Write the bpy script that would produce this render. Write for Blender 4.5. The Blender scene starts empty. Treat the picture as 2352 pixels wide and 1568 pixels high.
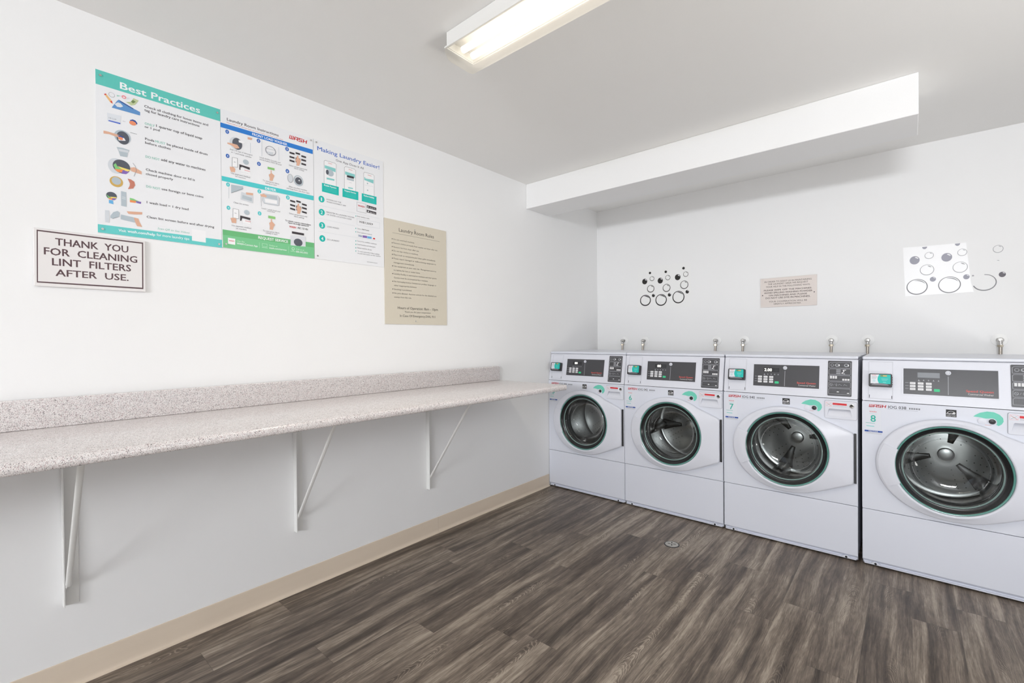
import bpy, bmesh, math, random
from mathutils import Vector, Matrix
R = math.radians
random.seed(7)
scene = bpy.context.scene
COL = scene.collection

# ------------------------------------------------------------------ camera
FPX = 1056.64                      # focal length in pixels of a 2352 px wide frame
cam = bpy.data.cameras.new('camera')
cam.sensor_fit = 'HORIZONTAL'; cam.sensor_width = 36.0
cam.lens = 36.0 * FPX / 2352.0
cam.clip_start = 0.02
cam_ob = bpy.data.objects.new('camera', cam); COL.objects.link(cam_ob)
c_right = Vector((0.7576, 0.6527, -0.0085)); c_up = Vector((0.0011, 0.0117, 0.9999)); c_fwd = Vector((-0.6527, 0.7575, -0.0081))
m = Matrix.Identity(4)
for i in range(3):
    m[i][0] = c_right[i]; m[i][1] = c_up[i]; m[i][2] = -c_fwd[i]
m.translation = Vector((2.2709, -3.9015, 1.2333))
cam_ob.matrix_world = m
scene.camera = cam_ob

# ------------------------------------------------------------------ world, exposure, daylight
scene.view_settings.view_transform = 'Standard'
scene.view_settings.look = 'None'
scene.view_settings.gamma = 1.0
scene.view_settings.use_curve_mapping = False
scene.view_settings.exposure = 0.0
world = bpy.data.worlds.new('daylight'); scene.world = world; world.use_nodes = True
world.node_tree.nodes['Background'].inputs[0].default_value = (0.80, 0.88, 1.0, 1)
world.node_tree.nodes['Background'].inputs[1].default_value = 0.5

def area_light(name, loc, rot, sx, sy, power, col, spread=180):
    l = bpy.data.lights.new(name, 'AREA'); l.shape = 'RECTANGLE'; l.size = sx; l.size_y = sy
    l.energy = power; l.color = col; l.spread = R(spread)
    o = bpy.data.objects.new(name, l); o.location = loc; o.rotation_euler = rot; COL.objects.link(o)
    return o
# daylight from behind the camera; unseen high window shaped for the counter's shadow edge
area_light('unseen_window_light', (3.00, -9.32, 1.90), (R(90), 0, 0), 1.72, 0.46, 208, (0.94, 0.965, 1.0))
area_light('daylight_through_doorway', (0.95, -9.32, 1.03), (R(90), 0, 0), 0.82, 2.0, 4, (0.84, 0.91, 1.0))
area_light('added_ceiling_uplight', (5.35, -3.1, 0.02), (R(180), 0, 0), 1.9, 2.6, 208, (1.0, 0.985, 0.955))  # unseen uplight added outside the side opening to brighten the ceiling

# ------------------------------------------------------------------ materials
def lin(c):
    c = c / 255.0
    return c / 12.92 if c <= 0.04045 else ((c + 0.055) / 1.055) ** 2.4
def rgb(r, g, b): return (lin(r), lin(g), lin(b), 1.0)
MATS = {}
def pbr(name, col, rough=0.5, metal=0.0, spec=0.5, coat=0.0, emit=None, estr=0.0):
    if name in MATS: return MATS[name]
    mt = bpy.data.materials.new(name); mt.use_nodes = True
    b = mt.node_tree.nodes['Principled BSDF']
    b.inputs['Base Color'].default_value = rgb(*col)
    b.inputs['Roughness'].default_value = rough; b.inputs['Metallic'].default_value = metal
    b.inputs['Specular IOR Level'].default_value = spec; b.inputs['Coat Weight'].default_value = coat
    if emit:
        b.inputs['Emission Color'].default_value = rgb(*emit); b.inputs['Emission Strength'].default_value = estr
    MATS[name] = mt
    return mt
class NT:
    """small helper for node graphs"""
    def __init__(s, mt): s.t = mt.node_tree; s.n = s.t.nodes; s.l = s.t.links
    def node(s, typ, **kw):
        nd = s.n.new(typ)
        for k, v in kw.items(): setattr(nd, k, v)
        return nd
    def set(s, nd, i, v):
        if isinstance(v, bpy.types.NodeSocket): s.l.new(v, nd.inputs[i])
        else: nd.inputs[i].default_value = v
    def math(s, op, a, b=None, c=None, clamp=False):
        nd = s.node('ShaderNodeMath', operation=op, use_clamp=clamp)
        s.set(nd, 0, a)
        if b is not None: s.set(nd, 1, b)
        if c is not None: s.set(nd, 2, c)
        return nd.outputs[0]
    def xyz(s, x, y, z):
        nd = s.node('ShaderNodeCombineXYZ'); s.set(nd, 0, x); s.set(nd, 1, y); s.set(nd, 2, z); return nd.outputs[0]
    def noise(s, vec, scale, detail=2.0, rough=0.5, dist=0.0):
        nd = s.node('ShaderNodeTexNoise'); s.set(nd, 'Vector', vec); s.set(nd, 'Scale', scale); s.set(nd, 'Detail', detail)
        s.set(nd, 'Roughness', rough); s.set(nd, 'Distortion', dist); return nd.outputs[0]
    def ramp(s, fac, stops, interp='LINEAR'):
        nd = s.node('ShaderNodeValToRGB'); s.set(nd, 0, fac); cr = nd.color_ramp; cr.interpolation = interp
        while len(cr.elements) < len(stops): cr.elements.new(0.5)
        for e, (p, c) in zip(cr.elements, stops): e.position = p; e.color = c
        return nd.outputs[0]
    def mix(s, fac, a, b, mode='MIX'):
        nd = s.node('ShaderNodeMix', data_type='RGBA', blend_type=mode)
        s.set(nd, 0, fac); s.set(nd, 6, a); s.set(nd, 7, b); return nd.outputs[2]
    def remap(s, v, a, b, c, d):
        nd = s.node('ShaderNodeMapRange'); s.set(nd, 0, v)
        for i, q in enumerate((a, b, c, d)): nd.inputs[i + 1].default_value = q
        return nd.outputs[0]
    def bump(s, h, strength, dist=0.002):
        nd = s.node('ShaderNodeBump'); s.set(nd, 'Height', h); nd.inputs['Strength'].default_value = strength; nd.inputs['Distance'].default_value = dist
        return nd.outputs[0]
    @property
    def bsdf(s): return s.n['Principled BSDF']

def wall_paint(name, col, rough=0.6):
    mt = pbr(name, col, rough, spec=0.3); g = NT(mt)
    co = g.node('ShaderNodeTexCoord').outputs['Object']
    n1 = g.noise(co, 90.0, 3.0, 0.6); n2 = g.noise(co, 2.2, 2.0)
    g.l.new(g.bump(n1, 0.10, 0.002), g.bsdf.inputs['Normal'])
    a = rgb(*col); b = rgb(*[max(0, v - 3) for v in col])
    g.l.new(g.mix(n2, a, b), g.bsdf.inputs['Base Color'])
    return mt
wall_m = wall_paint('wall_paint', (246, 246, 246))
ceil_m = wall_paint('ceiling_paint', (247, 246, 244), 0.75)

def floor_material():
    mt = pbr('vinyl_plank', (95, 85, 78), 0.42, spec=0.4); g = NT(mt)
    co = g.node('ShaderNodeTexCoord').outputs['Object']
    sp = g.node('ShaderNodeSeparateXYZ'); g.l.new(co, sp.inputs[0]); x, y = sp.outputs[0], sp.outputs[1]
    W, L = 0.152, 1.22
    u = g.math('DIVIDE', g.math('ADD', x, 10.03), W); row = g.math('FLOOR', u)
    wn = g.node('ShaderNodeTexWhiteNoise', noise_dimensions='1D'); g.set(wn, 'W', row)
    v = g.math('ADD', g.math('DIVIDE', g.math('ADD', y, 20.0), L), wn.outputs[0]); cell = g.math('FLOOR', v)
    wn2 = g.node('ShaderNodeTexWhiteNoise', noise_dimensions='2D'); g.set(wn2, 'Vector', g.xyz(row, cell, 0.0))
    rnd = wn2.outputs[0]; rc = g.node('ShaderNodeSeparateColor'); g.l.new(wn2.outputs[1], rc.inputs[0])
    r1, r2, r3 = rc.outputs
    off = g.math('MULTIPLY', rnd, 37.0)
    # long soft streaks, running with the board
    wob = g.math('MULTIPLY', g.math('SUBTRACT', g.noise(g.xyz(g.math('MULTIPLY', x, 3.0), g.math('MULTIPLY', y, 1.6), off), 1.0, 1.0), 0.5), 0.05)
    xs = g.math('ADD', x, wob)
    streak = g.noise(g.xyz(g.math('MULTIPLY', xs, 20.0), g.math('MULTIPLY', y, 1.1), off), 1.0, 2.0, 0.5)
    streak2 = g.noise(g.xyz(g.math('MULTIPLY', xs, 75.0), g.math('MULTIPLY', y, 2.6), off), 1.0, 3.0, 0.6)
    fine = g.noise(g.xyz(g.math('MULTIPLY', xs, 300.0), g.math('MULTIPLY', y, 14.0), off), 1.0, 3.0, 0.65)
    # flame (cathedral) figure: warped rings cut along the board
    lu = g.math('SUBTRACT', g.math('FRACT', u), g.math('ADD', 0.3, g.math('MULTIPLY', r2, 0.4)))
    warp = g.noise(g.xyz(g.math('MULTIPLY', x, 30.0), g.math('MULTIPLY', y, 12.0), off), 1.0, 2.0)
    par = g.math('MULTIPLY', g.math('MULTIPLY', lu, lu), 2.2)
    ph = g.math('ADD', g.math('ADD', g.math('MULTIPLY', g.math('ADD', par, g.math('MULTIPLY', y, 0.75)), 260.0), g.math('MULTIPLY', warp, 30.0)), off)
    ring = g.math('POWER', g.math('ADD', g.math('MULTIPLY', g.math('SINE', ph), 0.5), 0.5), 3.0)
    mask = g.noise(g.xyz(g.math('MULTIPLY', x, 9.0), g.math('MULTIPLY', y, 1.7), off), 1.0, 1.0)
    mask = g.remap(mask, 0.54, 0.66, 0.0, 1.0)
    mott = g.noise(g.xyz(g.math('MULTIPLY', x, 26.0), g.math('MULTIPLY', y, 7.0), off), 1.0, 4.0, 0.65, 0.6)
    tone = g.math('ADD', g.math('MULTIPLY', streak, 0.80), g.math('MULTIPLY', g.math('SUBTRACT', fine, 0.5), 0.46))
    tone = g.math('ADD', tone, g.math('MULTIPLY', g.math('SUBTRACT', streak2, 0.5), 0.40))
    tone = g.math('ADD', tone, g.math('MULTIPLY', g.math('SUBTRACT', mott, 0.5), 0.34))
    tone = g.math('ADD', g.math('ADD', tone, 0.11), g.math('MULTIPLY', g.math('SUBTRACT', r1, 0.5), 0.08))
    tone = g.math('ADD', tone, g.math('MULTIPLY', g.math('MULTIPLY', g.math('SUBTRACT', ring, 0.35), 0.20), mask))
    colr = g.ramp(tone, [(0.26, rgb(64, 56, 49)), (0.42, rgb(97, 86, 77)), (0.55, rgb(127, 115, 103)), (0.74, rgb(176, 163, 148))])
    # joints
    fu = g.math('FRACT', u); fv = g.math('FRACT', v)
    ju = g.math('LESS_THAN', g.math('MINIMUM', fu, g.math('SUBTRACT', 1.0, fu)), 0.006)
    jv = g.math('LESS_THAN', g.math('MINIMUM', fv, g.math('SUBTRACT', 1.0, fv)), 0.0009)
    j = g.math('MULTIPLY', g.math('MAXIMUM', ju, jv), 0.35)
    colr = g.mix(j, colr, rgb(50, 43, 39))
    g.l.new(colr, g.bsdf.inputs['Base Color'])
    h = g.math('SUBTRACT', g.math('ADD', fine, g.math('MULTIPLY', ring, 0.3)), g.math('MULTIPLY', j, 2.0))
    g.l.new(g.bump(h, 0.12, 0.001), g.bsdf.inputs['Normal'])
    g.l.new(g.remap(fine, 0.3, 0.7, 0.36, 0.50), g.bsdf.inputs['Roughness'])
    return mt
floor_m = floor_material()

def granite_material():
    mt = pbr('speckled_laminate', (225, 220, 216), 0.24, spec=0.5, coat=0.3); g = NT(mt)
    co = g.node('ShaderNodeTexCoord').outputs['Object']
    def blobs(scale, off, lo, hi, dist):
        mp = g.node('ShaderNodeVectorMath', operation='ADD'); g.l.new(co, mp.inputs[0]); mp.inputs[1].default_value = off
        return g.remap(g.noise(mp.outputs[0], scale, 1.0, 0.5, dist), lo, hi, 0.0, 1.0)
    dark = blobs(225.0, (3, 7, 1), 0.595, 0.63, 2.6)
    mauve = blobs(200.0, (13, 2, 9), 0.590, 0.635, 2.4)
    mid = blobs(300.0, (1, 23, 5), 0.56, 0.64, 1.2)
    pale = g.noise(co, 40.0, 2.0)
    c = g.mix(pale, rgb(248, 245, 244), rgb(236, 230, 228))
    c = g.mix(g.math('MULTIPLY', mid, 0.40), c, rgb(204, 190, 188))
    c = g.mix(g.math('MULTIPLY', mauve, 0.72), c, rgb(170, 132, 134))
    c = g.mix(g.math('MULTIPLY', dark, 0.92), c, rgb(78, 74, 74))
    g.l.new(c, g.bsdf.inputs['Base Color'])
    return mt
granite_m = granite_material()

def cove_material():
    mt = pbr('cove_base_vinyl', (196, 178, 156), 0.40, spec=0.4); g = NT(mt)
    co = g.node('ShaderNodeTexCoord').outputs['Object']
    mp = g.node('ShaderNodeMapping'); g.l.new(co, mp.inputs[0]); mp.inputs['Scale'].default_value = (6, 0.7, 6)
    g.l.new(g.mix(g.noise(mp.outputs[0], 3.0, 3.0), rgb(232, 217, 198), rgb(222, 206, 186)), g.bsdf.inputs['Base Color'])
    return mt
cove_m = cove_material()
white_enamel = pbr('white_enamel', (220, 223, 233), 0.28, spec=0.5)
white_plastic = pbr('white_plastic', (220, 222, 231), 0.35, spec=0.5)
bracket_m = pbr('painted_steel', (241, 241, 239), 0.45)
black_m = pbr('black_plastic', (34, 34, 37), 0.4)
rubber_m = pbr('dark_rubber', (40, 41, 44), 0.45)
dark_gap = pbr('dark_hole', (14, 14, 15), 0.7)
panel_m = pbr('charcoal_overlay', (66, 66, 70), 0.30, spec=0.5)
grayline_m = pbr('silver_ink', (168, 170, 176), 0.4)
steel_m = pbr('brushed_steel', (158, 158, 158), 0.30, metal=1.0)
steel_dark = pbr('dark_steel', (66, 66, 66), 0.38, metal=1.0)  # darker steel for screws, hinge and drum spokes
chrome_m = pbr('chrome', (205, 203, 200), 0.15, metal=1.0)
hose_m = pbr('braided_hose', (165, 158, 150), 0.35, metal=0.8)
teal_ring = pbr('teal_glass_edge', (92, 150, 140), 0.12, spec=0.6, coat=0.5)

def thin_glass(name, tint, gloss):
    mt = bpy.data.materials.new(name); mt.use_nodes = True; g = NT(mt); g.n.clear()
    out = g.node('ShaderNodeOutputMaterial'); tr = g.node('ShaderNodeBsdfTransparent'); gl = g.node('ShaderNodeBsdfGlossy')
    tr.inputs[0].default_value = tint; gl.inputs['Roughness'].default_value = 0.03; gl.inputs[0].default_value = (1, 1, 1, 1)
    fr = g.node('ShaderNodeFresnel'); fr.inputs[0].default_value = gloss
    mx = g.node('ShaderNodeMixShader'); g.l.new(g.math('MINIMUM', fr.outputs[0], 0.30), mx.inputs[0]); g.l.new(tr.outputs[0], mx.inputs[1]); g.l.new(gl.outputs[0], mx.inputs[2])
    g.l.new(mx.outputs[0], out.inputs[0]); MATS[name] = mt
    return mt
glass_m = thin_glass('door_glass', (0.80, 0.83, 0.82, 1), 1.45)

def lens_material():
    mt = bpy.data.materials.new('prismatic_lens'); mt.use_nodes = True; g = NT(mt); g.n.clear()
    out = g.node('ShaderNodeOutputMaterial'); tr = g.node('ShaderNodeBsdfTransparent'); tl = g.node('ShaderNodeBsdfTranslucent'); df = g.node('ShaderNodeBsdfDiffuse')
    tr.inputs[0].default_value = (0.97, 0.96, 0.93, 1); tl.inputs[0].default_value = (1.0, 0.95, 0.87, 1); df.inputs[0].default_value = (0.9, 0.89, 0.86, 1)
    m1 = g.node('ShaderNodeMixShader'); m1.inputs[0].default_value = 0.014; g.l.new(tr.outputs[0], m1.inputs[1]); g.l.new(tl.outputs[0], m1.inputs[2])
    m2 = g.node('ShaderNodeMixShader'); m2.inputs[0].default_value = 0.03; g.l.new(m1.outputs[0], m2.inputs[1]); g.l.new(df.outputs[0], m2.inputs[2])
    g.l.new(m2.outputs[0], out.inputs[0])
    return mt
lens_m = lens_material()

INK = dict(teal=(98, 201, 190), teal2=(104, 207, 204), teal3=(72, 204, 208), teal4=(140, 208, 206), teal5=(22, 190, 180), tealtxt=(150, 208, 192), white=(246, 246, 248),
 ink=(58, 52, 58), ink2=(84, 80, 72), ink3=(92, 78, 72), gray=(140, 140, 148), gray2=(128, 128, 134), gray3=(150, 152, 160), lgray=(184, 196, 204), lgray2=(214, 219, 225),
 pale=(226, 230, 236), pale2=(224, 226, 232), pale3=(150, 225, 220), blue=(42, 126, 212), blue2=(52, 104, 186), blue3=(72, 112, 196), navy=(48, 84, 160), denim=(98, 150, 206), denimd=(58, 92, 158),
 note=(196, 208, 160), noted=(118, 140, 90), crayon=(236, 190, 130), red=(212, 44, 52), pinkred=(238, 150, 158), powder=(84, 112, 206), orange=(240, 150, 110), drumgray=(88, 92, 102), skin=(226, 178, 152),
 cgreen=(132, 206, 128), corange=(242, 150, 92), cyellow=(244, 220, 120), cpurple=(134, 104, 182), cblue=(108, 182, 232), gold=(214, 176, 96), copper=(204, 130, 110), lime=(140, 202, 120),
 green=(106, 188, 124), green2=(122, 202, 146), pgreen=(208, 240, 216), maroon=(92, 70, 74), bk=(36, 34, 32), bk2=(86, 84, 80), bk3=(96, 92, 100), bg=(160, 160, 172), bg2=(166, 166, 170), bg3=(132, 132, 136),
 sticker=(222, 225, 233), mint=(112, 206, 184), tealnum=(44, 176, 158), noticeblue=(20, 70, 156), black=(24, 24, 26), silver=(168, 170, 176), wtext=(208, 206, 206), redtext=(214, 88, 80), dkgray=(60, 60, 64), led=(255, 252, 244), startgreen=(60, 200, 140), keywhite=(232, 232, 234), dim=(96, 97, 102), lcd=(140, 144, 150))
def ink(n):
    if n == 'led': return pbr('print_led', INK[n], 0.4, emit=INK[n], estr=1.5)
    return pbr('print_' + n, INK[n], 0.45, spec=0.4)

# ------------------------------------------------------------------ mesh builder
def FRONT(u, v, n): return (u, -n, v)               # a flat thing: u to the right, v up, n out of the surface
class MB:
    def __init__(s, T=None): s.v = []; s.f = []; s.mi = []; s.mats = []; s.T = T or (lambda x, y, z: (x, y, z))
    def mat(s, m_):
        if m_ not in s.mats: s.mats.append(m_)
        return s.mats.index(m_)
    def add(s, verts, faces, m_):
        b = len(s.v); i = s.mat(m_)
        s.v += [s.T(*p) for p in verts]
        for f in faces: s.f.append([q + b for q in f]); s.mi.append(i)
    def from_bm(s, bm, m_):
        bm.verts.index_update()
        s.add([tuple(v.co) for v in bm.verts], [[v.index for v in f.verts] for f in bm.faces], m_); bm.free()
    def box(s, a, b, m_, bev=0.0, seg=2):
        bm = bmesh.new(); bmesh.ops.create_cube(bm, size=1.0)
        for v in bm.verts: v.co = Vector([(a[i] + b[i]) / 2 + v.co[i] * (b[i] - a[i]) for i in range(3)])
        if bev: bmesh.ops.bevel(bm, geom=bm.edges[:], offset=bev, segments=seg, affect='EDGES', profile=0.5)
        s.from_bm(bm, m_)
    def poly(s, pts, n, m_): s.add([(p[0], p[1], n) for p in pts], [list(range(len(pts)))], m_)
    def tri(s, pts, n, m_):                          # flat polygon of any outline
        bm = bmesh.new(); vs = [bm.verts.new((p[0], p[1], n)) for p in pts]
        es = [bm.edges.new((vs[i], vs[(i + 1) % len(vs)])) for i in range(len(vs))]
        bmesh.ops.triangle_fill(bm, use_beauty=True, edges=es, normal=(0, 0, 1)); s.from_bm(bm, m_)
    def prism(s, pts, n0, n1, m_, bev=0.0, seg=2):    # outline (u, v) pulled from n0 to n1
        bm = bmesh.new(); lo = [bm.verts.new((p[0], p[1], n0)) for p in pts]; hi = [bm.verts.new((p[0], p[1], n1)) for p in pts]; k = len(pts)
        bm.faces.new(hi); bm.faces.new(lo[::-1])
        for i in range(k): bm.faces.new((lo[i], lo[(i + 1) % k], hi[(i + 1) % k], hi[i]))
        if bev:
            es = [e for e in bm.edges if e.verts[0] in hi and e.verts[1] in hi]
            bmesh.ops.bevel(bm, geom=es, offset=bev, segments=seg, affect='EDGES', profile=0.5)
        s.from_bm(bm, m_)
    def plate_hole(s, outer, hole, n0, n1, m_, more=()):
        loops = (outer, hole) + tuple(more)
        for n, flip in ((n1, False), (n0, True)):
            bm = bmesh.new(); es = []
            for lp in loops:
                vs = [bm.verts.new((p[0], p[1], n)) for p in lp]
                es += [bm.edges.new((vs[i], vs[(i + 1) % len(vs)])) for i in range(len(vs))]
            bmesh.ops.triangle_fill(bm, use_beauty=True, edges=es, normal=(0, 0, -1 if flip else 1)); s.from_bm(bm, m_)
        for lp in loops:
            k = len(lp); vv = [(p[0], p[1], n0) for p in lp] + [(p[0], p[1], n1) for p in lp]
            s.add(vv, [[i, (i + 1) % k, (i + 1) % k + k, i + k] for i in range(k)], m_)
    def disc(s, u, v, ru, rv, n, m_, k=28): s.poly([(u + ru * math.cos(2 * math.pi * i / k), v + rv * math.sin(2 * math.pi * i / k)) for i in range(k)], n, m_)
    def ring(s, u, v, ru, rv, w, n, m_, k=40, a0=0.0, a1=360.0, taper=0.0):
        full = abs(a1 - a0) >= 359.9; cnt = k if full else k + 1; vv = []; ff = []
        for i in range(cnt):
            a = R(a0 + (a1 - a0) * i / k); ww = w
            if taper: t = i / k; ww = w * max(0.08, math.sin(math.pi * t) ** 0.7)
            else: ww = w * (1.0 + 0.25 * -math.sin(a))
            c, q = math.cos(a), math.sin(a)
            vv += [(u + (ru - ww) * c, v + (rv - ww) * q, n), (u + ru * c, v + rv * q, n)]
        for i in range(k):
            j = (i + 1) % cnt if full else i + 1
            ff.append([2 * i, 2 * i + 1, 2 * j + 1, 2 * j])
        s.add(vv, ff, m_)
    def stroke(s, pts, w, n, m_):                    # a drawn line
        for i in range(len(pts) - 1):
            a, b = Vector(pts[i]), Vector(pts[i + 1]); d = b - a
            if d.length < 1e-6: continue
            d.normalize(); q = Vector((-d.y, d.x)) * w / 2; e = d * w * 0.3
            s.poly([a - e - q, b + e - q, b + e + q, a - e + q], n, m_)
    def cyl(s, c, axis, r, h, m_, k=24, r2=None):     # from c along axis
        c = Vector(c); ax = Vector(axis).normalized(); t = ax.orthogonal().normalized(); b = ax.cross(t); r2 = r if r2 is None else r2
        vv = []
        for rr, o in ((r, 0.0), (r2, h)):
            vv += [tuple(c + ax * o + (t * math.cos(2 * math.pi * i / k) + b * math.sin(2 * math.pi * i / k)) * rr) for i in range(k)]
        s.add(vv, [[i, (i + 1) % k, (i + 1) % k + k, i + k] for i in range(k)] + [list(range(k))[::-1], list(range(k, 2 * k))], m_)
    def tube(s, pts, r, m_, k=12, caps=True):
        pts = [Vector(p) for p in pts]; vv = []; ff = []; prev = None
        for i, p in enumerate(pts):
            d = (pts[min(i + 1, len(pts) - 1)] - pts[max(i - 1, 0)]).normalized()
            t = prev - d * prev.dot(d) if prev is not None and (prev - d * prev.dot(d)).length > 1e-4 else d.orthogonal()
            t.normalize(); prev = t; b = d.cross(t)
            rr = r[i] if isinstance(r, (list, tuple)) else r
            vv += [tuple(p + (t * math.cos(2 * math.pi * j / k) + b * math.sin(2 * math.pi * j / k)) * rr) for j in range(k)]
        for i in range(len(pts) - 1):
            for j in range(k): ff.append([i * k + j, i * k + (j + 1) % k, (i + 1) * k + (j + 1) % k, (i + 1) * k + j])
        if caps: ff += [list(range(k))[::-1], [(len(pts) - 1) * k + j for j in range(k)]]
        s.add(vv, ff, m_)
    def lathe(s, u, v, prof, m_, k=64):               # profile of (radius, n) turned about the axis through (u, v)
        vv = []; ff = []
        for r, n in prof: vv += [(u + r * math.cos(2 * math.pi * i / k), v + r * math.sin(2 * math.pi * i / k), n) for i in range(k)]
        for a in range(len(prof) - 1):
            for i in range(k): ff.append([a * k + i, a * k + (i + 1) % k, (a + 1) * k + (i + 1) % k, (a + 1) * k + i])
        s.add(vv, ff, m_)
    def text(s, txt, u0, u1, v, h, n, m_, bold=0.0, shear=0.0):
        vs, fs, x0, x1, cap = glyphs(txt, shear)
        sx = (u1 - u0) / max(1e-6, x1 - x0); sy = h / cap; d = bold * h * 0.9
        for q, (a, c) in enumerate(((-d, -d * 0.5), (d, -d * 0.5), (d, d * 0.5), (-d, d * 0.5)) if bold else ((0, 0),)):   # heavier strokes
            s.add([(u0 + (p[0] - x0) * sx + a, v + p[1] * sy + c, n + q * 0.000001) for p in vs], fs, m_)
    def build(s, name, parent=None, smooth=40.0):
        wn = 0 < smooth < 45
        me = bpy.data.meshes.new(name); me.from_pydata(s.v, [], s.f)
        for m_ in s.mats: me.materials.append(m_)
        me.polygons.foreach_set('material_index', s.mi)
        bm = bmesh.new(); bm.from_mesh(me)
        if smooth: bmesh.ops.recalc_face_normals(bm, faces=bm.faces[:])
        bm.to_mesh(me); bm.free()
        if smooth:
            me.polygons.foreach_set('use_smooth', [True] * len(me.polygons)); me.set_sharp_from_angle(angle=R(smooth))
        me.update()
        o = bpy.data.objects.new(name, me); COL.objects.link(o)
        if wn: w_ = o.modifiers.new('even_shading', 'WEIGHTED_NORMAL'); w_.keep_sharp = True; w_.weight = 100
        if parent is not None: o.parent = parent
        return o
_G = {}
def glyphs(txt, shear):
    key = (txt, shear)
    if key in _G: return _G[key]
    def conv(t):
        cu = bpy.data.curves.new('lettering', 'FONT'); cu.body = t; cu.size = 1.0; cu.shear = shear; cu.resolution_u = 2; cu.fill_mode = 'FRONT'
        ob = bpy.data.objects.new('lettering', cu); me = bpy.data.meshes.new_from_object(ob)
        vs = [(p.co.x, p.co.y) for p in me.vertices]; fs = [list(p.vertices) for p in me.polygons]
        bpy.data.objects.remove(ob); bpy.data.curves.remove(cu); bpy.data.meshes.remove(me)
        return vs, fs
    vs, fs = conv(txt); hv, _ = conv('H'); cap = max(p[1] for p in hv)
    r = (vs, fs, min(p[0] for p in vs), max(p[0] for p in vs), cap)
    _G[key] = r
    return r
def logo(mb, u0, u1, v, h, n, m_):
    """red word mark in squared slanted capitals"""
    w = (u1 - u0); cw = w / 4.35; b = h * 0.26; sh = 0.20
    def bar(i, x0, y0, x1, y1):
        ox = u0 + i * cw * 1.11; W = cw
        q = [(x0, y0), (x1, y0), (x1, y1), (x0, y1)]
        mb.poly([(ox + W * a + sh * h * (c - 0.5), v + h * c) for a, c in q], n, m_)
    t = 0.24
    for x in (0, 0.40, 0.80): bar(0, x, 0.0, x + t * 0.85, 1)
    bar(0, 0, 0.0, 1.0, 0.2)
    bar(1, 0, 0, t, 0.85); bar(1, 1 - t, 0, 1, 1); bar(1, 0.12, 0.80, 1, 1); bar(1, 0, 0.30, 1, 0.48)
    bar(2, 0, 0, 0.95, 0.2); bar(2, 0.95 - t, 0, 0.95, 0.58); bar(2, 0, 0.41, 0.95, 0.59); bar(2, 0, 0.42, t, 1); bar(2, 0, 0.8, 1, 1)
    bar(3, 0, 0, t, 1); bar(3, 1 - t, 0, 1, 1); bar(3, 0, 0.40, 1, 0.60)
def prints(mb, items, n, du=0.0, dv=0.0):
    """lay printed shapes (millimetres) on a sheet, each a hair above the last"""
    k = 0
    for it in items:
        nn = n + 0.000008 * k; k += 1; a = it[0]
        if a == 'T': mb.text(it[1], it[2] / 1e3 + du, it[3] / 1e3 + du, it[4] / 1e3 + dv, it[5] / 1e3, nn, ink(it[6]), it[7], it[8])
        elif a == 'P': q = it[2]; mb.tri([(q[i] / 1e3 + du, q[i + 1] / 1e3 + dv) for i in range(0, len(q), 2)], nn, ink(it[1]))
        elif a == 'C': mb.disc(it[2] / 1e3 + du, it[3] / 1e3 + dv, it[4] / 1e3, it[5] / 1e3, nn, ink(it[1]))
        elif a == 'O': mb.ring(it[2] / 1e3 + du, it[3] / 1e3 + dv, it[4] / 1e3, it[5] / 1e3, it[6] / 1e3, nn, ink(it[1]))
        elif a == 'S': q = it[3]; mb.stroke([(q[i] / 1e3 + du, q[i + 1] / 1e3 + dv) for i in range(0, len(q), 2)], it[2] / 1e3, nn, ink(it[1]))
        elif a == 'L': logo(mb, it[1] / 1e3, it[2] / 1e3, it[3] / 1e3, it[4] / 1e3, nn, ink(it[5]))
def empty(name, loc, rz=0.0, label=None, cat=None, group=None):
    o = bpy.data.objects.new(name, None); COL.objects.link(o); o.location = loc; o.rotation_euler = (0, 0, rz); o.empty_display_size = 0.1
    return tag(o, label, cat, group)
def tag(o, label=None, cat=None, group=None, kind=None):
    if label: o['label'] = label
    if cat: o['category'] = cat
    if group: o['group'] = group
    if kind: o['kind'] = kind
    return o
def copy_tree(o, parent=None):
    c = o.copy(); COL.objects.link(c)
    if parent is not None: c.parent = parent
    for ch in list(o.children): copy_tree(ch, c)
    return c
def rrect(u0, v0, u1, v1, r, k=5):
    pts = []
    for cx, cy, a in ((u1 - r, v1 - r, 0), (u0 + r, v1 - r, 90), (u0 + r, v0 + r, 180), (u1 - r, v0 + r, 270)):
        for i in range(k + 1): t = R(a + 90 * i / k); pts.append((cx + r * math.cos(t), cy + r * math.sin(t)))
    return pts
def circle(u, v, r, k=64): return [(u + r * math.cos(2 * math.pi * i / k), v + r * math.sin(2 * math.pi * i / k)) for i in range(k)]

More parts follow.
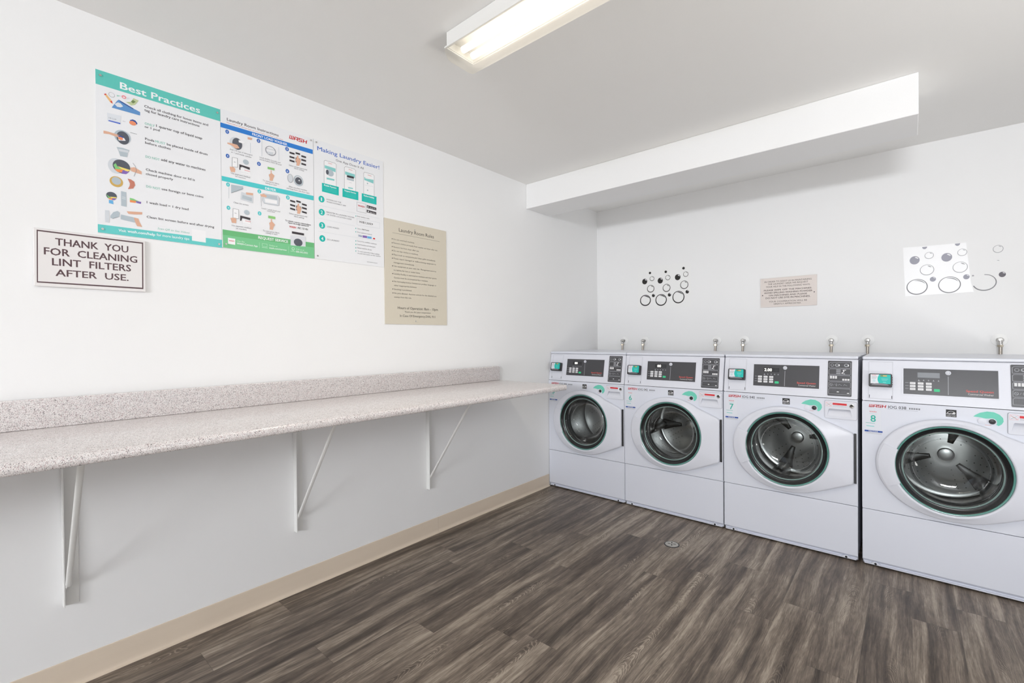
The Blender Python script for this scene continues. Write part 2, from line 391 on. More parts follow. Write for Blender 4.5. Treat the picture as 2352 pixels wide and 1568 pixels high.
PRINT = {
 'p1': {
  'header_band': [
   ('P','teal',[0,601,405.5,601,405.5,549.2,0,546.5]),],
  'title': [
   ('T','Best Practices',70.2,329.9,556.9,24.2,'white',0.034,0),],
  'footer_band': [
   ('P','teal2',[0,0,406,0,406,34.8,0,30.2]),],
  'footer_text': [
   ('T','Visit',59.2,81.1,13.3,9.3,'white',0.02,0),('T','wash.com/help',85.5,170.9,14.1,9.9,'white',0.03,0),
   ('T','for more laundry tips',175.6,285.4,15.0,10.2,'white',0.01,0),],
  'code_backing': [
   ('P','white',[294.6,63.1,345.4,63.0,344.8,13.5,294.9,14.6]),],
  'advice_line#385': [
   ('T','Check all clothing for loose items and',142.8,358.9,512.9,9.1,'ink',0.022,0),],
  'advice_line#415': [
   ('T','tag for laundry care instructions',142.7,327.0,498.2,9.6,'ink',0.022,0),],
  'advice_line#548': [
   ('T','or 1 pod',142.7,190.1,433.6,8.6,'ink',0.022,0),],
  'advice_line#680': [
   ('T','before clothes',143.4,225.6,371.0,9.1,'ink',0.022,0),],
  'advice_line#902': [
   ('T','Check machine door or lid is',144.5,307.9,265.8,9.1,'ink',0.022,0),],
  'advice_line#935': [
   ('T','closed properly',144.3,232.3,249.5,8.6,'ink',0.022,0),],
  'advice_line#1168': [
   ('T','1 wash load = 1 dry load',145.6,283.9,138.3,8.7,'ink',0.022,0),],
  'advice_line#1285': [
   ('T','Clean lint screen before and after drying',145.0,376.6,80.9,8.7,'ink',0.022,0),],
  'advice_line#545': [
   ('T','1 quarter cup of liquid soap',179.6,336.6,448.7,9.7,'ink',0.022,0),],
  'advice_line#648': [
   ('T','Pods',143.6,172.2,386.1,8.6,'ink',0.022,0),],
  'advice_line#692': [
   ('T','be placed inside of drum',213.6,355.6,386.7,8.9,'ink',0.022,0),],
  'advice_line#820': [
   ('T','add any water to machines',193.9,347.1,318.7,9.8,'ink',0.022,0),],
  'advice_line#1060': [
   ('T','use foreign or bent coins',194.5,338.1,201.9,8.8,'ink',0.022,0),],
  'advice_word#1': [
   ('T','ONLY',142.8,174.5,445.5,9.1,'tealtxt',0.02,0),],
  'advice_word#2': [
   ('T','MUST',175.3,208.7,386.1,8.8,'tealtxt',0.02,0),],
  'advice_word#3': [
   ('T','DO NOT',144.0,188.7,316.5,9.1,'tealtxt',0.02,0),],
  'advice_word#4': [
   ('T','DO NOT',144.9,189.3,200.0,9.1,'tealtxt',0.02,0),],
  'code_caption': [
   ('T','Scan QR to See Videos',178.7,287.0,41.7,7.8,'tealtxt',0,0.3),],
  'clothing_picture': [
   ('P','denim',[44.5,474.8,52.5,490.9,60.6,506.4,65.2,512.3,107.7,495.3,129.0,488.8,128.9,475.2]),('P','denimd',[65.2,512.3,108.9,495.3,107.7,491.5,70.8,505.2]),
   ('P','pale',[53.1,491.1,62.8,501.4,70.7,500.0,78.0,491.7,70.5,485.2,60.3,483.6]),('P','note',[86.9,512.1,100.9,517.4,109.4,534.8,125.3,532.0,113.8,511.0,102.0,504.4]),
   ('P','noted',[101.0,518.9,108.1,527.6,116.3,523.3,107.9,514.1]),('P','crayon',[23.4,517.5,28.4,520.9,45.9,499.4,48.0,490.0,41.3,491.8]),
   ('P','red',[23.4,517.5,28.4,520.9,30.0,517.9,25.0,513.8]),('P','red',[40.3,495.8,44.8,500.4,48.0,490.0]),('O','gray',45.0,522.4,9.0,8.8,0.9),
   ('C','pinkred',80.8,528.2,6.9,6.2),('C','white',80.8,527.5,2.9,2.4),('P','tealtxt',[59.7,528.1,71.0,528.1,60.8,522.6]),('P','pale',[88.3,530.4,99.9,531.9,91.7,524.3]),],
  'soap_picture': [
   ('P','pale',[30.9,450.9,71.3,453.1,69.8,420.8,31.6,420.0]),('P','powder',[35.5,425.0,69.3,425.8,68.6,420.4,33.8,420.8]),('T','1/4 CUP',35.6,57.4,431.4,5.1,'gray',0,0),
   ('T','or',75.6,84.8,434.4,3.0,'gray',0,0),('C','orange',105.9,437.7,10.6,8.3),
   ('P','navy',[97.8,446.9,106.0,452.0,114.3,450.4,120.1,441.9,118.8,436.2,113.0,444.0,104.8,446.3,98.3,443.3]),],
  'pod_picture': [
   ('C','lgray',74.9,374.6,24.7,25.2),('C','drumgray',76.0,371.2,19.0,24.5),
   ('P','skin',[20.2,380.7,34.5,381.1,57.9,379.3,70.4,376.1,70.3,368.7,54.4,369.4,36.6,372.4,20.1,369.8]),
   ('P','navy',[59.0,375.3,70.4,377.5,79.5,373.1,77.2,369.4,63.5,372.4]),('P','white',[61.2,370.1,79.5,371.6,84.0,362.7,63.3,357.6]),('C','orange',69.1,366.8,7.4,5.9),
   ('S','drumgray',1.2,[98.4,399.3,117.8,399.0]),],
  'bucket_picture': [
   ('P','lgray',[57.2,330.9,74.7,333.0,94.6,330.1,90.1,317.6,87.3,301.1,67.4,299.8,62.5,318.2]),('P','lgray2',[60.9,326.6,91.9,327.1,90.1,318.7,64.2,317.6]),],
  'door_picture': [
   ('C','lgray2',55.0,258.8,23.8,28.7),('C','drumgray',70.4,260.8,25.8,25.6),('P','cgreen',[47.0,260.9,53.5,269.3,58.4,257.5,75.4,253.3,66.8,246.5,53.2,245.1]),
   ('P','corange',[49.8,246.4,75.4,251.1,78.7,238.6,58.2,237.6]),('P','cyellow',[58.4,259.7,91.1,255.3,98.1,255.0,87.5,245.4,70.3,251.9]),
   ('P','cpurple',[73.7,248.4,92.7,246.8,83.9,235.6,70.1,234.1]),('P','skin',[95.5,263.2,108.8,269.1,131.0,258.2,130.9,246.8,115.7,248.4,99.8,250.9]),
   ('S','gray',1.2,[104.6,283.7,112.4,272.4,114.9,257.2,107.5,233.9]),],
  'coin_picture': [
   ('C','gold',54.7,199.7,19.5,19.9),('C','lgray',54.7,202.6,13.6,14.3),
   ('P','copper',[88.0,219.9,97.6,219.0,108.1,212.7,110.6,199.8,104.3,185.8,88.4,179.8,93.8,193.4,94.8,202.6]),],
  'load_picture': [
   ('C','drumgray',40.2,143.2,15.4,14.3),('P','cgreen',[25.3,145.2,35.1,137.6,53.6,139.6,31.8,132.5]),('P','cyellow',[35.1,138.7,54.5,140.9,53.6,136.3,40.1,134.4]),
   ('P','corange',[30.1,133.2,41.8,134.8,43.4,127.4,33.4,128.5]),('P','cpurple',[41.8,134.8,53.6,135.2,48.4,128.6,41.7,128.2]),
   ('P','cblue',[32.5,126.1,44.2,126.5,45.2,112.5,32.4,114.1]),('P','lgray',[67.9,167.2,83.0,166.3,83.3,110.6,67.7,111.8]),('S','white',1.2,[70.4,145.6,80.7,145.7]),
   ('S','white',1.2,[70.3,140.0,80.7,140.1]),('P','cgreen',[93.8,147.5,103.8,146.4,128.7,137.1,94.0,137.5]),
   ('P','corange',[93.7,139.6,114.4,139.7,110.7,131.7,94.0,130.7]),('P','cpurple',[110.8,138.9,128.3,139.3,126.8,131.0,114.3,132.4]),],
  'lint_picture': [
   ('P','lgray2',[21.3,85.7,32.9,85.9,32.3,41.0,21.1,41.1]),('P','lgray',[36.0,67.9,44.5,82.7,56.4,89.5,63.1,84.3,61.3,68.4,42.5,58.2,35.9,59.1]),
   ('S','ink',0.8,[42.5,58.2,58.7,67.3]),('P','lgray',[66.5,78.3,104.7,74.5,107.1,54.7,65.4,60.4]),('P','skin',[83.9,94.0,130.9,100.1,130.8,90.9,106.6,86.2,89.0,85.0]),
   ('P','skin',[104.7,74.5,118.9,72.7,122.4,59.8,130.3,41.9,115.0,42.6,109.8,55.2]),],
 },
 'p2': {
  'title': [
   ('T','Laundry Room Instructions',25.5,243.9,558.7,12.0,'ink',0.022,0),
   ('T','Please follow the posted steps for every washer and dryer in this room',24.2,264.9,548.0,4.3,'red',0,0),],
  'brand_mark': [
   ('L',294.8,380.4,566.0,17.9,'red'),],
  'blue_band': [
   ('P','blue',[-0.4,541.5,409.7,546.6,409.5,524.6,-0.6,521.2]),('T','FRONT LOAD WASHER',127.6,283.8,527.6,11.1,'white',0.03,0),],
  'step_badge#1': [
   ('C','blue2',25.6,509.2,7.3,9.0),('T','1',24.6,26.5,504.7,8.6,'white',0.012,0),],
  'step_badge#2': [
   ('C','blue2',154.3,510.4,8.0,9.4),('T','2',151.8,156.8,505.7,9.0,'white',0.012,0),],
  'step_badge#3': [
   ('C','blue2',282.7,511.4,8.7,9.8),('T','3',279.9,285.4,506.5,9.4,'white',0.012,0),],
  'step_badge#4': [
   ('C','blue2',25.9,403.5,7.3,9.0),('T','4',23.6,28.1,399.1,8.6,'white',0.012,0),],
  'step_badge#5': [
   ('C','blue2',154.7,404.6,8.0,9.4),('T','5',152.1,157.2,399.9,9.0,'white',0.012,0),],
  'step_badge#6': [
   ('C','blue2',283.2,405.4,8.7,9.9),('T','6',280.4,285.9,400.5,9.4,'white',0.012,0),],
  'step_badge#7': [
   ('C','teal3',25.9,277.7,7.3,9.0),('T','1',24.9,26.8,273.2,8.6,'white',0.012,0),],
  'step_badge#8': [
   ('C','teal3',154.9,278.0,8.0,9.4),('T','2',152.3,157.3,273.3,9.0,'white',0.012,0),],
  'step_badge#9': [
   ('C','teal3',283.5,278.7,8.7,9.9),('T','3',280.7,286.2,273.8,9.4,'white',0.012,0),],
  'step_badge#10': [
   ('C','teal3',26.6,176.1,7.3,9.0),('T','4',24.3,28.8,171.6,8.6,'white',0.012,0),],
  'step_badge#11': [
   ('C','teal3',154.9,176.8,8.0,9.4),('T','5',152.3,157.4,172.1,9.0,'white',0.012,0),],
  'caption_line#425': [
   ('T','Add 1/4 cup of detergent',34.3,127.7,432.9,6.4,'gray2',0,0),],
  'caption_line#455': [
   ('T','or 1 pod inside cylinder',39.9,123.4,421.9,6.5,'gray2',0,0),],
  'caption_line#510': [
   ('T','Load clothes loosely and',158.8,250.0,433.5,6.7,'gray2',0,0),],
  'caption_line#528': [
   ('T','evenly below MAX fill level',157.5,255.3,424.3,6.3,'gray2',0,0),],
  'caption_line#587': [
   ('T','Select temperature and',290.9,378.8,434.1,6.6,'gray2',0,0),],
  'caption_line#617': [
   ('T','fabric settings',315.5,364.0,426.0,6.6,'gray2',0,0),],
  'caption_line#674': [
   ('T','Use payment method',38.0,116.2,328.8,6.9,'gray2',0,0),],
  'caption_line#699': [
   ('T','on machine',55.0,97.8,319.8,6.1,'gray2',0,0),],
  'caption_line#742': [
   ('T','To start,press fabric',170.3,243.4,330.7,6.3,'gray2',0,0),],
  'caption_line#768': [
   ('T','setting or start',180.8,233.1,321.6,6.3,'gray2',0,0),],
  'caption_line#806': [
   ('T','After use,clean machine',288.3,377.5,331.0,6.6,'gray2',0,0),],
  'caption_line#825': [
   ('T','and keep front side door open',278.0,389.7,320.7,6.1,'gray2',0,0),],
  'caption_line#970': [
   ('T','Clean lint screen',46.9,107.7,201.4,6.5,'gray2',0,0),],
  'caption_line#1035': [
   ('T','Load 1 wash load and',164.4,246.3,200.0,6.3,'gray2',0,0),],
  'caption_line#1055': [
   ('T','close door',187.8,223.5,192.6,6.4,'gray2',0,0),],
  'caption_line#1085': [
   ('T','Select temperature and',289.4,375.9,200.8,6.6,'gray2',0,0),],
  'caption_line#1112': [
   ('T','fabric settings',312.6,361.2,191.4,6.6,'gray2',0,0),],
  'caption_line#1207': [
   ('T','Use payment method',37.9,117.5,98.4,6.5,'gray2',0,0),],
  'caption_line#1234': [
   ('T','on machine',55.3,99.0,88.6,6.1,'gray2',0,0),],
  'caption_line#1260': [
   ('T','To start,press fabric',168.7,242.3,97.4,6.8,'gray2',0,0),],
  'caption_line#1282': [
   ('T','setting or start',180.1,232.5,89.3,6.3,'gray2',0,0),],
  'caption_line#a': [
   ('T','To submit a service request,please',270.2,395.1,163.7,6.5,'ink',0.022,0),],
  'caption_line#b': [
   ('T','report the 6-digit machine ID',282.9,384.2,155.2,6.6,'ink',0.022,0),],
  'machine_code': [
   ('T','WASH',289.6,321.3,135.9,8.9,'red',0.03,0.2),('T','ABC 123 456',328.0,380.0,137.1,8.6,'ink',0.01,0),],
  'teal_band': [
   ('P','teal3',[1.3,309.7,410.9,315.1,410.6,292.6,1.8,288.7]),('T','DRYER',180.5,229.2,293.8,11.3,'white',0.03,0),],
  'green_band': [
   ('P','green',[2.3,77.0,410.5,78.9,410.6,0.6,3.2,-1.3]),('P','green2',[2.4,53.7,410.7,55.5,410.6,0.6,3.2,-1.3]),
   ('T','REQUEST SERVICE',148.0,281.8,59.4,12.1,'white',0.03,0),],
  'service_text': [
   ('P','white',[22.7,44.2,51.7,43.2,51.3,16.4,22.8,17.3]),('T','WASH',26.7,47.6,29.1,6.0,'red',0.03,0),('T','Use the',58.6,89.5,31.9,7.4,'pgreen',0,0),
   ('T','WASH-Connect App',57.6,144.2,20.5,7.8,'white',0.02,0),('S','pgreen',0.7,[152.4,42.4,152.1,15.5]),
   ('S','pgreen',1,[164.6,39.8,186.0,39.8,185.8,27.1,164.5,27.1,164.6,39.8]),('S','pgreen',1.6,[163.1,22.0,187.9,21.9]),
   ('T','Online at',194.5,231.8,32.6,6.8,'pgreen',0,0),('T','wash.com/service',194.4,274.4,20.8,7.3,'white',0.02,0),('S','pgreen',0.7,[283.9,43.5,283.5,13.0]),
   ('O','pgreen',305.5,34.8,6.5,8.0,2.34),('S','pgreen',1.6,[293.8,22.8,316.2,22.1]),('T','Call us at',320.1,359.2,31.9,7.6,'pgreen',0,0),
   ('T','800-342-5932',319.9,377.1,19.3,8.1,'white',0.015,0),],
  'step_picture#1': [
   ('C','lgray2',59.2,468.3,24.8,27.4),('C','drumgray',64.9,468.0,20.1,25.7),('P','skin',[25.4,461.9,42.2,464.0,64.9,463.8,74.3,452.0,58.9,445.2,43.9,453.1,25.3,456.7]),
   ('P','white',[70.9,487.8,96.0,485.1,92.0,476.5,70.8,477.2]),('P','skin',[108.1,512.4,127.9,513.5,123.8,503.6,108.0,502.8]),('S','lgray',1,[119.7,489.4,119.1,443.1]),],
  'step_picture#2': [
   ('P','white',[44.3,402.1,64.2,403.7,64.6,362.8,43.2,360.1]),('S','ink',1,[44.3,402.1,65.1,404.0,65.2,364.0,43.2,360.1,44.3,402.1]),
   ('T','PAY',50.6,58.2,381.3,4.8,'ink',0,0),('P','skin',[33.4,358.5,48.5,360.5,56.0,354.2,53.9,338.9,38.8,337.0,34.2,348.3]),('C','lgray',99.4,396.8,11.8,11.1),
   ('P','ink',[72.5,379.7,115.3,376.7,115.2,366.0,81.0,371.6,75.1,355.1,72.2,355.4]),('P','white',[76.2,367.0,114.2,364.6,119.8,339.3,78.7,339.2]),
   ('T','WASH',92.5,115.1,357.0,4.3,'red',0.03,0),('S','lgray',0.7,[78.8,346.6,108.0,346.9]),],
  'step_picture#3': [
   ('S','lgray',1.2,[168.5,517.8,167.6,443.3]),('O','gray3',207.0,479.4,23.9,21.9,3.19),('S','gray3',1,[187.4,485.9,228.2,487.9]),
   ('S','lgray',1,[243.6,508.3,243.9,445.2]),('P','lgray2',[189.2,472.0,219.0,475.7,213.8,462.7,194.0,462.0]),],
  'step_picture#4': [
   ('P','ink',[293.9,502.3,317.8,502.2,317.7,494.0,293.8,494.2]),('P','ink',[323.2,508.9,344.9,508.9,344.8,500.6,323.1,500.7]),
   ('P','ink',[350.9,502.4,374.6,502.2,374.5,493.8,350.8,494.0]),('P','ink',[293.7,482.5,317.5,482.2,317.4,474.0,293.6,474.4]),
   ('P','ink',[350.7,484.4,374.4,484.1,374.3,475.7,350.6,476.0]),('P','ink',[293.5,464.7,317.3,464.2,317.2,456.0,293.4,456.5]),
   ('P','ink',[350.5,464.6,374.1,464.2,374.0,455.8,350.4,456.3]),('P','ink',[322.9,482.9,345.7,482.9,345.4,459.9,322.6,460.0]),
   ('P','skin',[330.6,493.8,336.0,495.4,337.0,484.8,347.8,477.0,345.4,463.2,339.8,446.4,326.7,444.9,328.0,458.3,322.7,467.6]),],
  'step_picture#5': [
   ('P','lime',[192.2,401.5,223.1,402.6,223.0,392.1,192.1,391.5]),
   ('P','skin',[205.9,388.6,209.9,388.6,209.8,377.1,222.7,367.9,218.5,356.4,213.3,340.5,200.4,339.3,201.5,352.0,196.7,365.3,205.8,374.0]),],
  'step_picture#6': [
   ('C','lgray2',296.0,374.1,12.7,20.5),('O','gray3',296.0,374.1,13.2,20.9,1.7),('O','lgray',335.6,372.3,23.5,25.8,5.23),('C','drumgray',336.0,371.8,16.3,17.5),
   ('C','white',338.9,374.2,3.1,3.5),],
  'step_picture#7': [
   ('P','ink',[294.3,270.6,318.1,268.6,318.0,260.4,294.2,262.4]),('P','ink',[323.6,274.9,345.3,273.1,345.2,264.8,323.5,266.7]),
   ('P','ink',[351.3,266.1,375.0,264.1,374.9,255.7,351.2,257.8]),('P','ink',[294.0,250.8,317.9,248.6,317.8,240.4,293.9,242.6]),
   ('P','ink',[351.1,248.1,374.8,246.0,374.7,237.6,351.0,239.8]),('P','ink',[293.8,232.9,317.7,230.6,317.6,222.4,293.7,224.7]),
   ('P','ink',[350.9,228.4,374.5,226.1,374.4,217.7,350.8,220.0]),('P','ink',[323.3,248.8,346.1,247.1,345.8,224.1,323.0,226.0]),
   ('P','skin',[331.0,259.1,336.4,260.3,337.4,249.6,348.2,241.0,345.8,227.3,340.2,210.9,327.1,210.5,328.4,223.8,323.1,233.6]),],
  'step_picture#8': [
   ('P','lgray',[37.9,280.3,87.2,283.7,83.7,269.2,63.1,256.9,37.4,243.5]),('S','ink',1,[38.5,243.7,87.1,275.0]),('S','lgray',1,[28.5,267.1,27.9,218.1]),
   ('P','lgray2',[79.0,258.1,127.4,251.7,127.0,217.4,75.1,223.6]),('P','lgray',[83.4,245.4,122.6,240.5,121.2,225.0,80.9,228.7]),
   ('P','skin',[97.3,259.9,127.6,263.1,127.4,253.0,99.5,250.3]),],
  'step_picture#9': [
   ('S','gray3',1,[162.1,259.6,162.7,211.0]),('P','lgray2',[168.2,271.2,232.7,275.6,242.8,267.4,237.2,227.9,175.0,226.4,167.9,240.3]),
   ('P','lgray',[180.4,268.9,232.7,273.0,235.0,255.1,180.2,253.4]),('P','white',[177.7,250.2,232.4,251.9,232.2,236.1,179.9,232.7]),
   ('S','gray3',1,[170.7,271.8,237.8,275.5,245.3,265.3,242.3,230.3,175.0,227.7,167.9,240.3,170.7,271.8]),
   ('P','skin',[157.3,264.9,175.5,270.4,187.7,264.1,182.7,256.5,163.2,256.0]),],
  'step_picture#10': [
   ('P','white',[44.3,176.3,66.7,175.9,66.2,134.9,43.8,135.6]),('S','ink',1,[44.3,176.3,66.7,175.9,66.6,135.0,43.4,135.5,44.3,176.3]),
   ('T','PAY',50.7,58.6,154.9,4.2,'ink',0,0),('P','skin',[33.9,132.5,48.3,136.4,57.2,132.0,55.8,113.2,39.1,112.6]),('C','lgray',100.1,170.2,11.1,10.6),
   ('P','ink',[73.1,151.1,114.5,147.8,114.3,137.7,82.1,141.7,76.3,128.1,72.2,127.8]),('P','white',[79.8,138.7,112.0,136.0,116.3,110.3,81.8,112.9]),
   ('T','WASH',93.4,115.4,128.6,4.5,'red',0.03,0),('S','lgray',0.7,[81.8,119.2,112.9,116.8]),],
  'step_picture#11': [
   ('P','lime',[192.7,174.5,223.9,174.0,223.7,162.2,192.6,162.2]),
   ('P','skin',[203.7,159.7,208.7,160.1,208.5,150.2,222.2,136.9,215.7,125.3,211.8,110.3,198.1,110.5,199.5,125.1,196.0,140.0,203.5,146.6]),],
  'machine_picture': [
   ('P','pale2',[294.0,98.8,367.2,102.5,366.7,54.1,293.4,50.3]),('P','ink',[300.9,119.3,359.1,118.2,359.0,108.0,300.7,108.5]),('C','drumgray',330.3,69.3,21.2,18.5),
   ('P','green2',[293.4,50.3,366.7,54.1,366.6,47.2,293.3,44.9]),],
 },
 'p3': {
  'title': [
   ('T','Making Laundry Easier!',19.3,379.3,550.5,19.9,'blue3',0.02,0),('T','One App Does It All',118.4,280.1,522.9,11.3,'ink',0,0),],
  'phone_picture#1': [
   ('P','white',[53.9,509.6,120.5,510.3,119.0,383.7,52.4,385.6]),('S','ink',1.1,[52.4,385.6,53.8,503.6,59.3,510.2,114.1,510.3,120.5,505.1,119.0,383.7]),
   ('P','teal4',[57.2,484.9,116.5,483.1,116.3,463.5,57.0,469.9]),('T','WASH',76.1,96.5,498.6,4.3,'red',0.02,0),('C','lgray',86.9,452.3,19.1,17.3),
   ('C','drumgray',71.1,452.4,7.7,12.9),('P','teal4',[67.1,424.4,109.4,425.7,109.2,417.0,67.0,414.9]),],
  'phone_picture#2': [
   ('P','white',[166.5,508.7,232.2,509.6,230.7,389.0,165.1,390.4]),('S','ink',1.1,[165.1,390.4,166.5,502.5,172.3,509.4,225.2,509.6,232.1,504.2,230.7,389.0]),
   ('P','teal4',[170.0,483.1,227.9,481.5,227.6,461.2,169.9,467.6]),('T','WASH',190.4,212.3,497.3,4.5,'red',0.02,0),
   ('P','ink',[180.4,465.9,220.8,467.5,220.6,456.2,180.2,454.8]),('P','lgray',[180.2,452.6,220.6,454.0,220.5,442.7,180.1,441.5]),
   ('P','teal4',[186.8,404.1,214.6,405.4,214.5,399.6,186.8,397.4]),('S','gray3',0.8,[192.0,430.2,209.0,430.9]),],
  'phone_picture#3': [
   ('P','white',[280.0,508.8,346.1,510.1,344.6,390.0,278.5,391.0]),('S','ink',1.1,[278.5,391.0,279.9,502.4,286.1,509.6,338.7,510.1,346.0,504.5,344.6,390.0]),
   ('P','teal4',[283.7,482.4,341.5,481.0,341.2,460.0,283.5,466.3]),('T','WASH',305.5,329.0,497.1,4.6,'red',0.02,0),('C','lgray',303.4,452.0,4.2,4.2),
   ('S','lgray',0.7,[286.8,439.7,338.9,442.2]),('C','lgray',303.5,414.3,4.2,4.2),('P','white',[288.9,485.1,334.2,488.5,334.1,480.5,288.8,475.9]),],
  'teal_box#150': [
   ('P','teal5',[41.4,390.6,133.0,391.5,132.5,345.9,40.9,346.3]),('T','Mobile Payment',52.3,119.8,378.1,7.7,'white',0.03,0),('S','pale3',0.5,[53.5,370.2,121.1,370.4]),
   ('S','pale3',0.5,[53.5,363.3,121.1,363.4]),('S','pale3',0.5,[53.4,356.5,121.0,356.4]),],
  'teal_box#397': [
   ('P','teal5',[154.2,389.6,246.7,391.8,246.1,346.0,153.6,345.0]),('T','Request Service',165.9,232.5,377.2,8.0,'white',0.03,0),
   ('S','pale3',0.5,[167.2,368.6,233.9,369.8]),('S','pale3',0.5,[167.1,361.5,233.8,362.6]),('S','pale3',0.5,[167.0,354.4,233.7,355.3]),],
  'teal_box#628': [
   ('P','teal5',[267.3,389.8,359.5,391.0,359.0,346.0,266.7,346.0]),('T','Machine Availability',279.8,344.4,376.5,8.3,'white',0.03,0),
   ('S','pale3',0.5,[281.3,368.0,345.9,368.4]),('S','pale3',0.5,[281.2,360.6,345.8,360.9]),('S','pale3',0.5,[281.1,353.3,345.7,353.4]),],
  'step_badge#0': [
   ('C','teal5',38.2,306.6,15.9,16.6),('T','1',35.4,40.3,297.2,17.4,'white',0.02,0),],
  'step_badge#1': [
   ('C','teal5',38.7,240.1,15.9,16.6),('T','2',33.3,43.4,230.7,17.4,'white',0.02,0),],
  'step_badge#2': [
   ('C','teal5',39.6,173.1,15.9,16.6),('T','3',34.2,44.4,163.7,17.4,'white',0.02,0),],
  'step_badge#3': [
   ('C','teal5',40.1,106.5,15.9,16.6),('T','4',34.7,44.9,97.1,17.4,'white',0.02,0),],
  'step_text': [
   ('T','DOWNLOAD THE',64.8,145.1,308.8,6.4,'gray2',0,0),('T','WASH-CONNECT APP',64.7,172.1,296.8,6.4,'gray2',0,0),
   ('T','REGISTER IN LAUNDRY ROOM',64.0,219.0,243.0,6.9,'gray2',0,0),('T','OR ENTER LOCATION CODE',63.9,204.1,231.1,6.4,'gray2',0,0),
   ('T','LOAD MONEY',66.3,132.6,168.8,7.3,'gray2',0,0),('T','DO LAUNDRY',65.4,133.2,102.5,7.3,'gray2',0,0),('S','lgray',0.5,[20.3,272.3,376.9,272.6]),
   ('S','lgray',0.5,[19.5,206.7,223.4,202.9]),('S','lgray',0.5,[18.6,139.8,380.7,143.6]),('T','Enter location code:',237.5,312.9,255.9,6.3,'gray2',0,0),
   ('T','Select',238.2,261.8,189.4,5.4,'gray2',0,0),('T','Add Funds',264.8,309.5,189.4,5.9,'ink',0.02,0),('T','Enter payment method:',237.9,327.6,170.3,5.9,'gray2',0,0),
   ('T','Search for available machines',237.3,356.2,121.6,6.3,'gray2',0,0),('T','Load laundry and detergent',237.1,349.0,103.4,6.3,'gray2',0,0),
   ('T','Select machine & pay',236.9,325.5,84.8,6.3,'gray2',0,0),('T','To start cycle,select fabric setting',238.1,373.2,66.2,6.3,'gray2',0,0),
   ('T','or push start button on the machine',238.0,380.7,55.6,6.3,'gray2',0,0),('C','teal5',229.6,257.6,2.5,2.7),('C','teal5',228.7,191.2,2.5,2.7),
   ('C','teal5',228.5,172.2,2.5,2.7),('C','teal5',227.9,123.0,2.5,2.7),('C','teal5',227.7,104.4,2.5,2.7),('C','teal5',227.4,85.5,2.5,2.7),('C','teal5',227.2,68.3,2.5,2.7),
   ('T','wash laundry systems',294.4,360.2,16.4,4.6,'gray2',0,0),],
  'app_icon': [
   ('S','gray3',1,[236.5,335.3,291.1,335.2,292.1,284.9,235.4,285.4,236.5,335.3]),('T','WASH',243.2,283.7,313.1,9.1,'red',0.03,0),
   ('S','lgray',0.7,[244.6,304.0,285.1,304.6]),],
  'store_badge#1': [
   ('P','ink',[297.3,331.0,357.1,328.7,357.0,314.7,297.1,316.3]),('T','Google Play',314.8,353.3,319.3,5.6,'white',0,0),('P','white',[301.9,327.4,301.7,317.2,309.6,322.5]),],
  'store_badge#2': [
   ('P','ink',[296.9,305.7,356.8,303.4,356.7,290.3,296.8,291.4]),('T','App Store',314.5,353.0,293.6,5.6,'white',0,0),('C','white',306.2,297.9,3.6,4.2),],
  'code_box': [
   ('S','lgray',0.6,[235.4,245.6,378.2,249.3,377.8,216.2,235.9,211.9,235.4,245.6]),('T','WB12059',249.6,333.6,225.7,10.5,'ink',0,0.15),],
  'card_marks': [
   ('P','lgray2',[242.8,161.0,268.0,160.6,267.9,147.8,242.7,148.3]),('T','VISA',244.2,265.3,150.5,6.4,'navy',0.03,0),
   ('P','cpurple',[269.5,160.0,296.2,160.6,296.0,148.6,269.4,148.1]),('P','cblue',[297.7,159.9,325.4,160.7,325.2,148.6,297.6,147.9]),
   ('P','white',[326.4,159.9,354.0,160.6,353.8,148.4,326.3,147.8]),('C','red',340.6,152.9,7.4,4.2),],
 },
 'ru': {
  'title': [
   ('T','Laundry Room Rules',100.3,362.4,545.0,20.3,'ink2',0.008,0),('S','ink2',1.2,[55.0,530.2,408.8,531.5]),],
  'rule_text': [
   ('T','Do not overload machines.',61.2,212.3,489.6,8.7,'ink2',0,0),('T','Remove clothes promptly from washer and dryer after use.',60.9,392.0,468.3,8.7,'ink2',0,0),
   ('T','Remove lint from dryer after use.',61.6,245.6,444.5,8.7,'ink2',0,0),('T','Do not dye clothes in machines.',61.4,239.6,422.7,8.7,'ink2',0,0),
   ('T','Place trash in receptacles,and clean spills immediately.',61.1,374.6,400.2,8.7,'ink2',0,0),
   ('T','Please report damaged or malfunctioning equipment to',61.8,377.3,378.1,8.7,'ink2',0,0),('T','management immediately.',61.5,209.5,354.8,8.7,'ink2',0,0),
   ('T','Use equipment at your own risk. Management assumes',61.8,378.6,333.7,8.7,'ink2',0,0),
   ('T','no liability for lost or stolen items.',61.5,252.4,310.8,8.7,'ink2',0,0),
   ('T','Laundry Facility is restricted to residents and their guests.',61.2,383.6,289.3,8.7,'ink2',0,0),
   ('T','Guests must be accompanied by a resident.',62.0,312.9,267.1,8.7,'ink2',0,0),
   ('T','No horseplay,loud,or boisterous profane language or',61.7,378.7,244.8,8.7,'ink2',0,0),('T','other inappropriate behavior.',62.5,227.5,221.8,8.7,'ink2',0,0),
   ('T','Smoking is prohibited.',62.2,189.2,199.0,8.7,'ink2',0,0),('T','No pets allowed. Assistive animals for the disabled are',62.4,379.1,176.6,8.7,'ink2',0,0),
   ('T','exempt from this rule.',62.2,185.9,154.3,8.7,'ink2',0,0),('C','ink2',52.5,493.8,3.1,3.0),('C','ink2',52.2,470.7,3.1,3.0),('C','ink2',52.5,449.0,3.1,3.0),
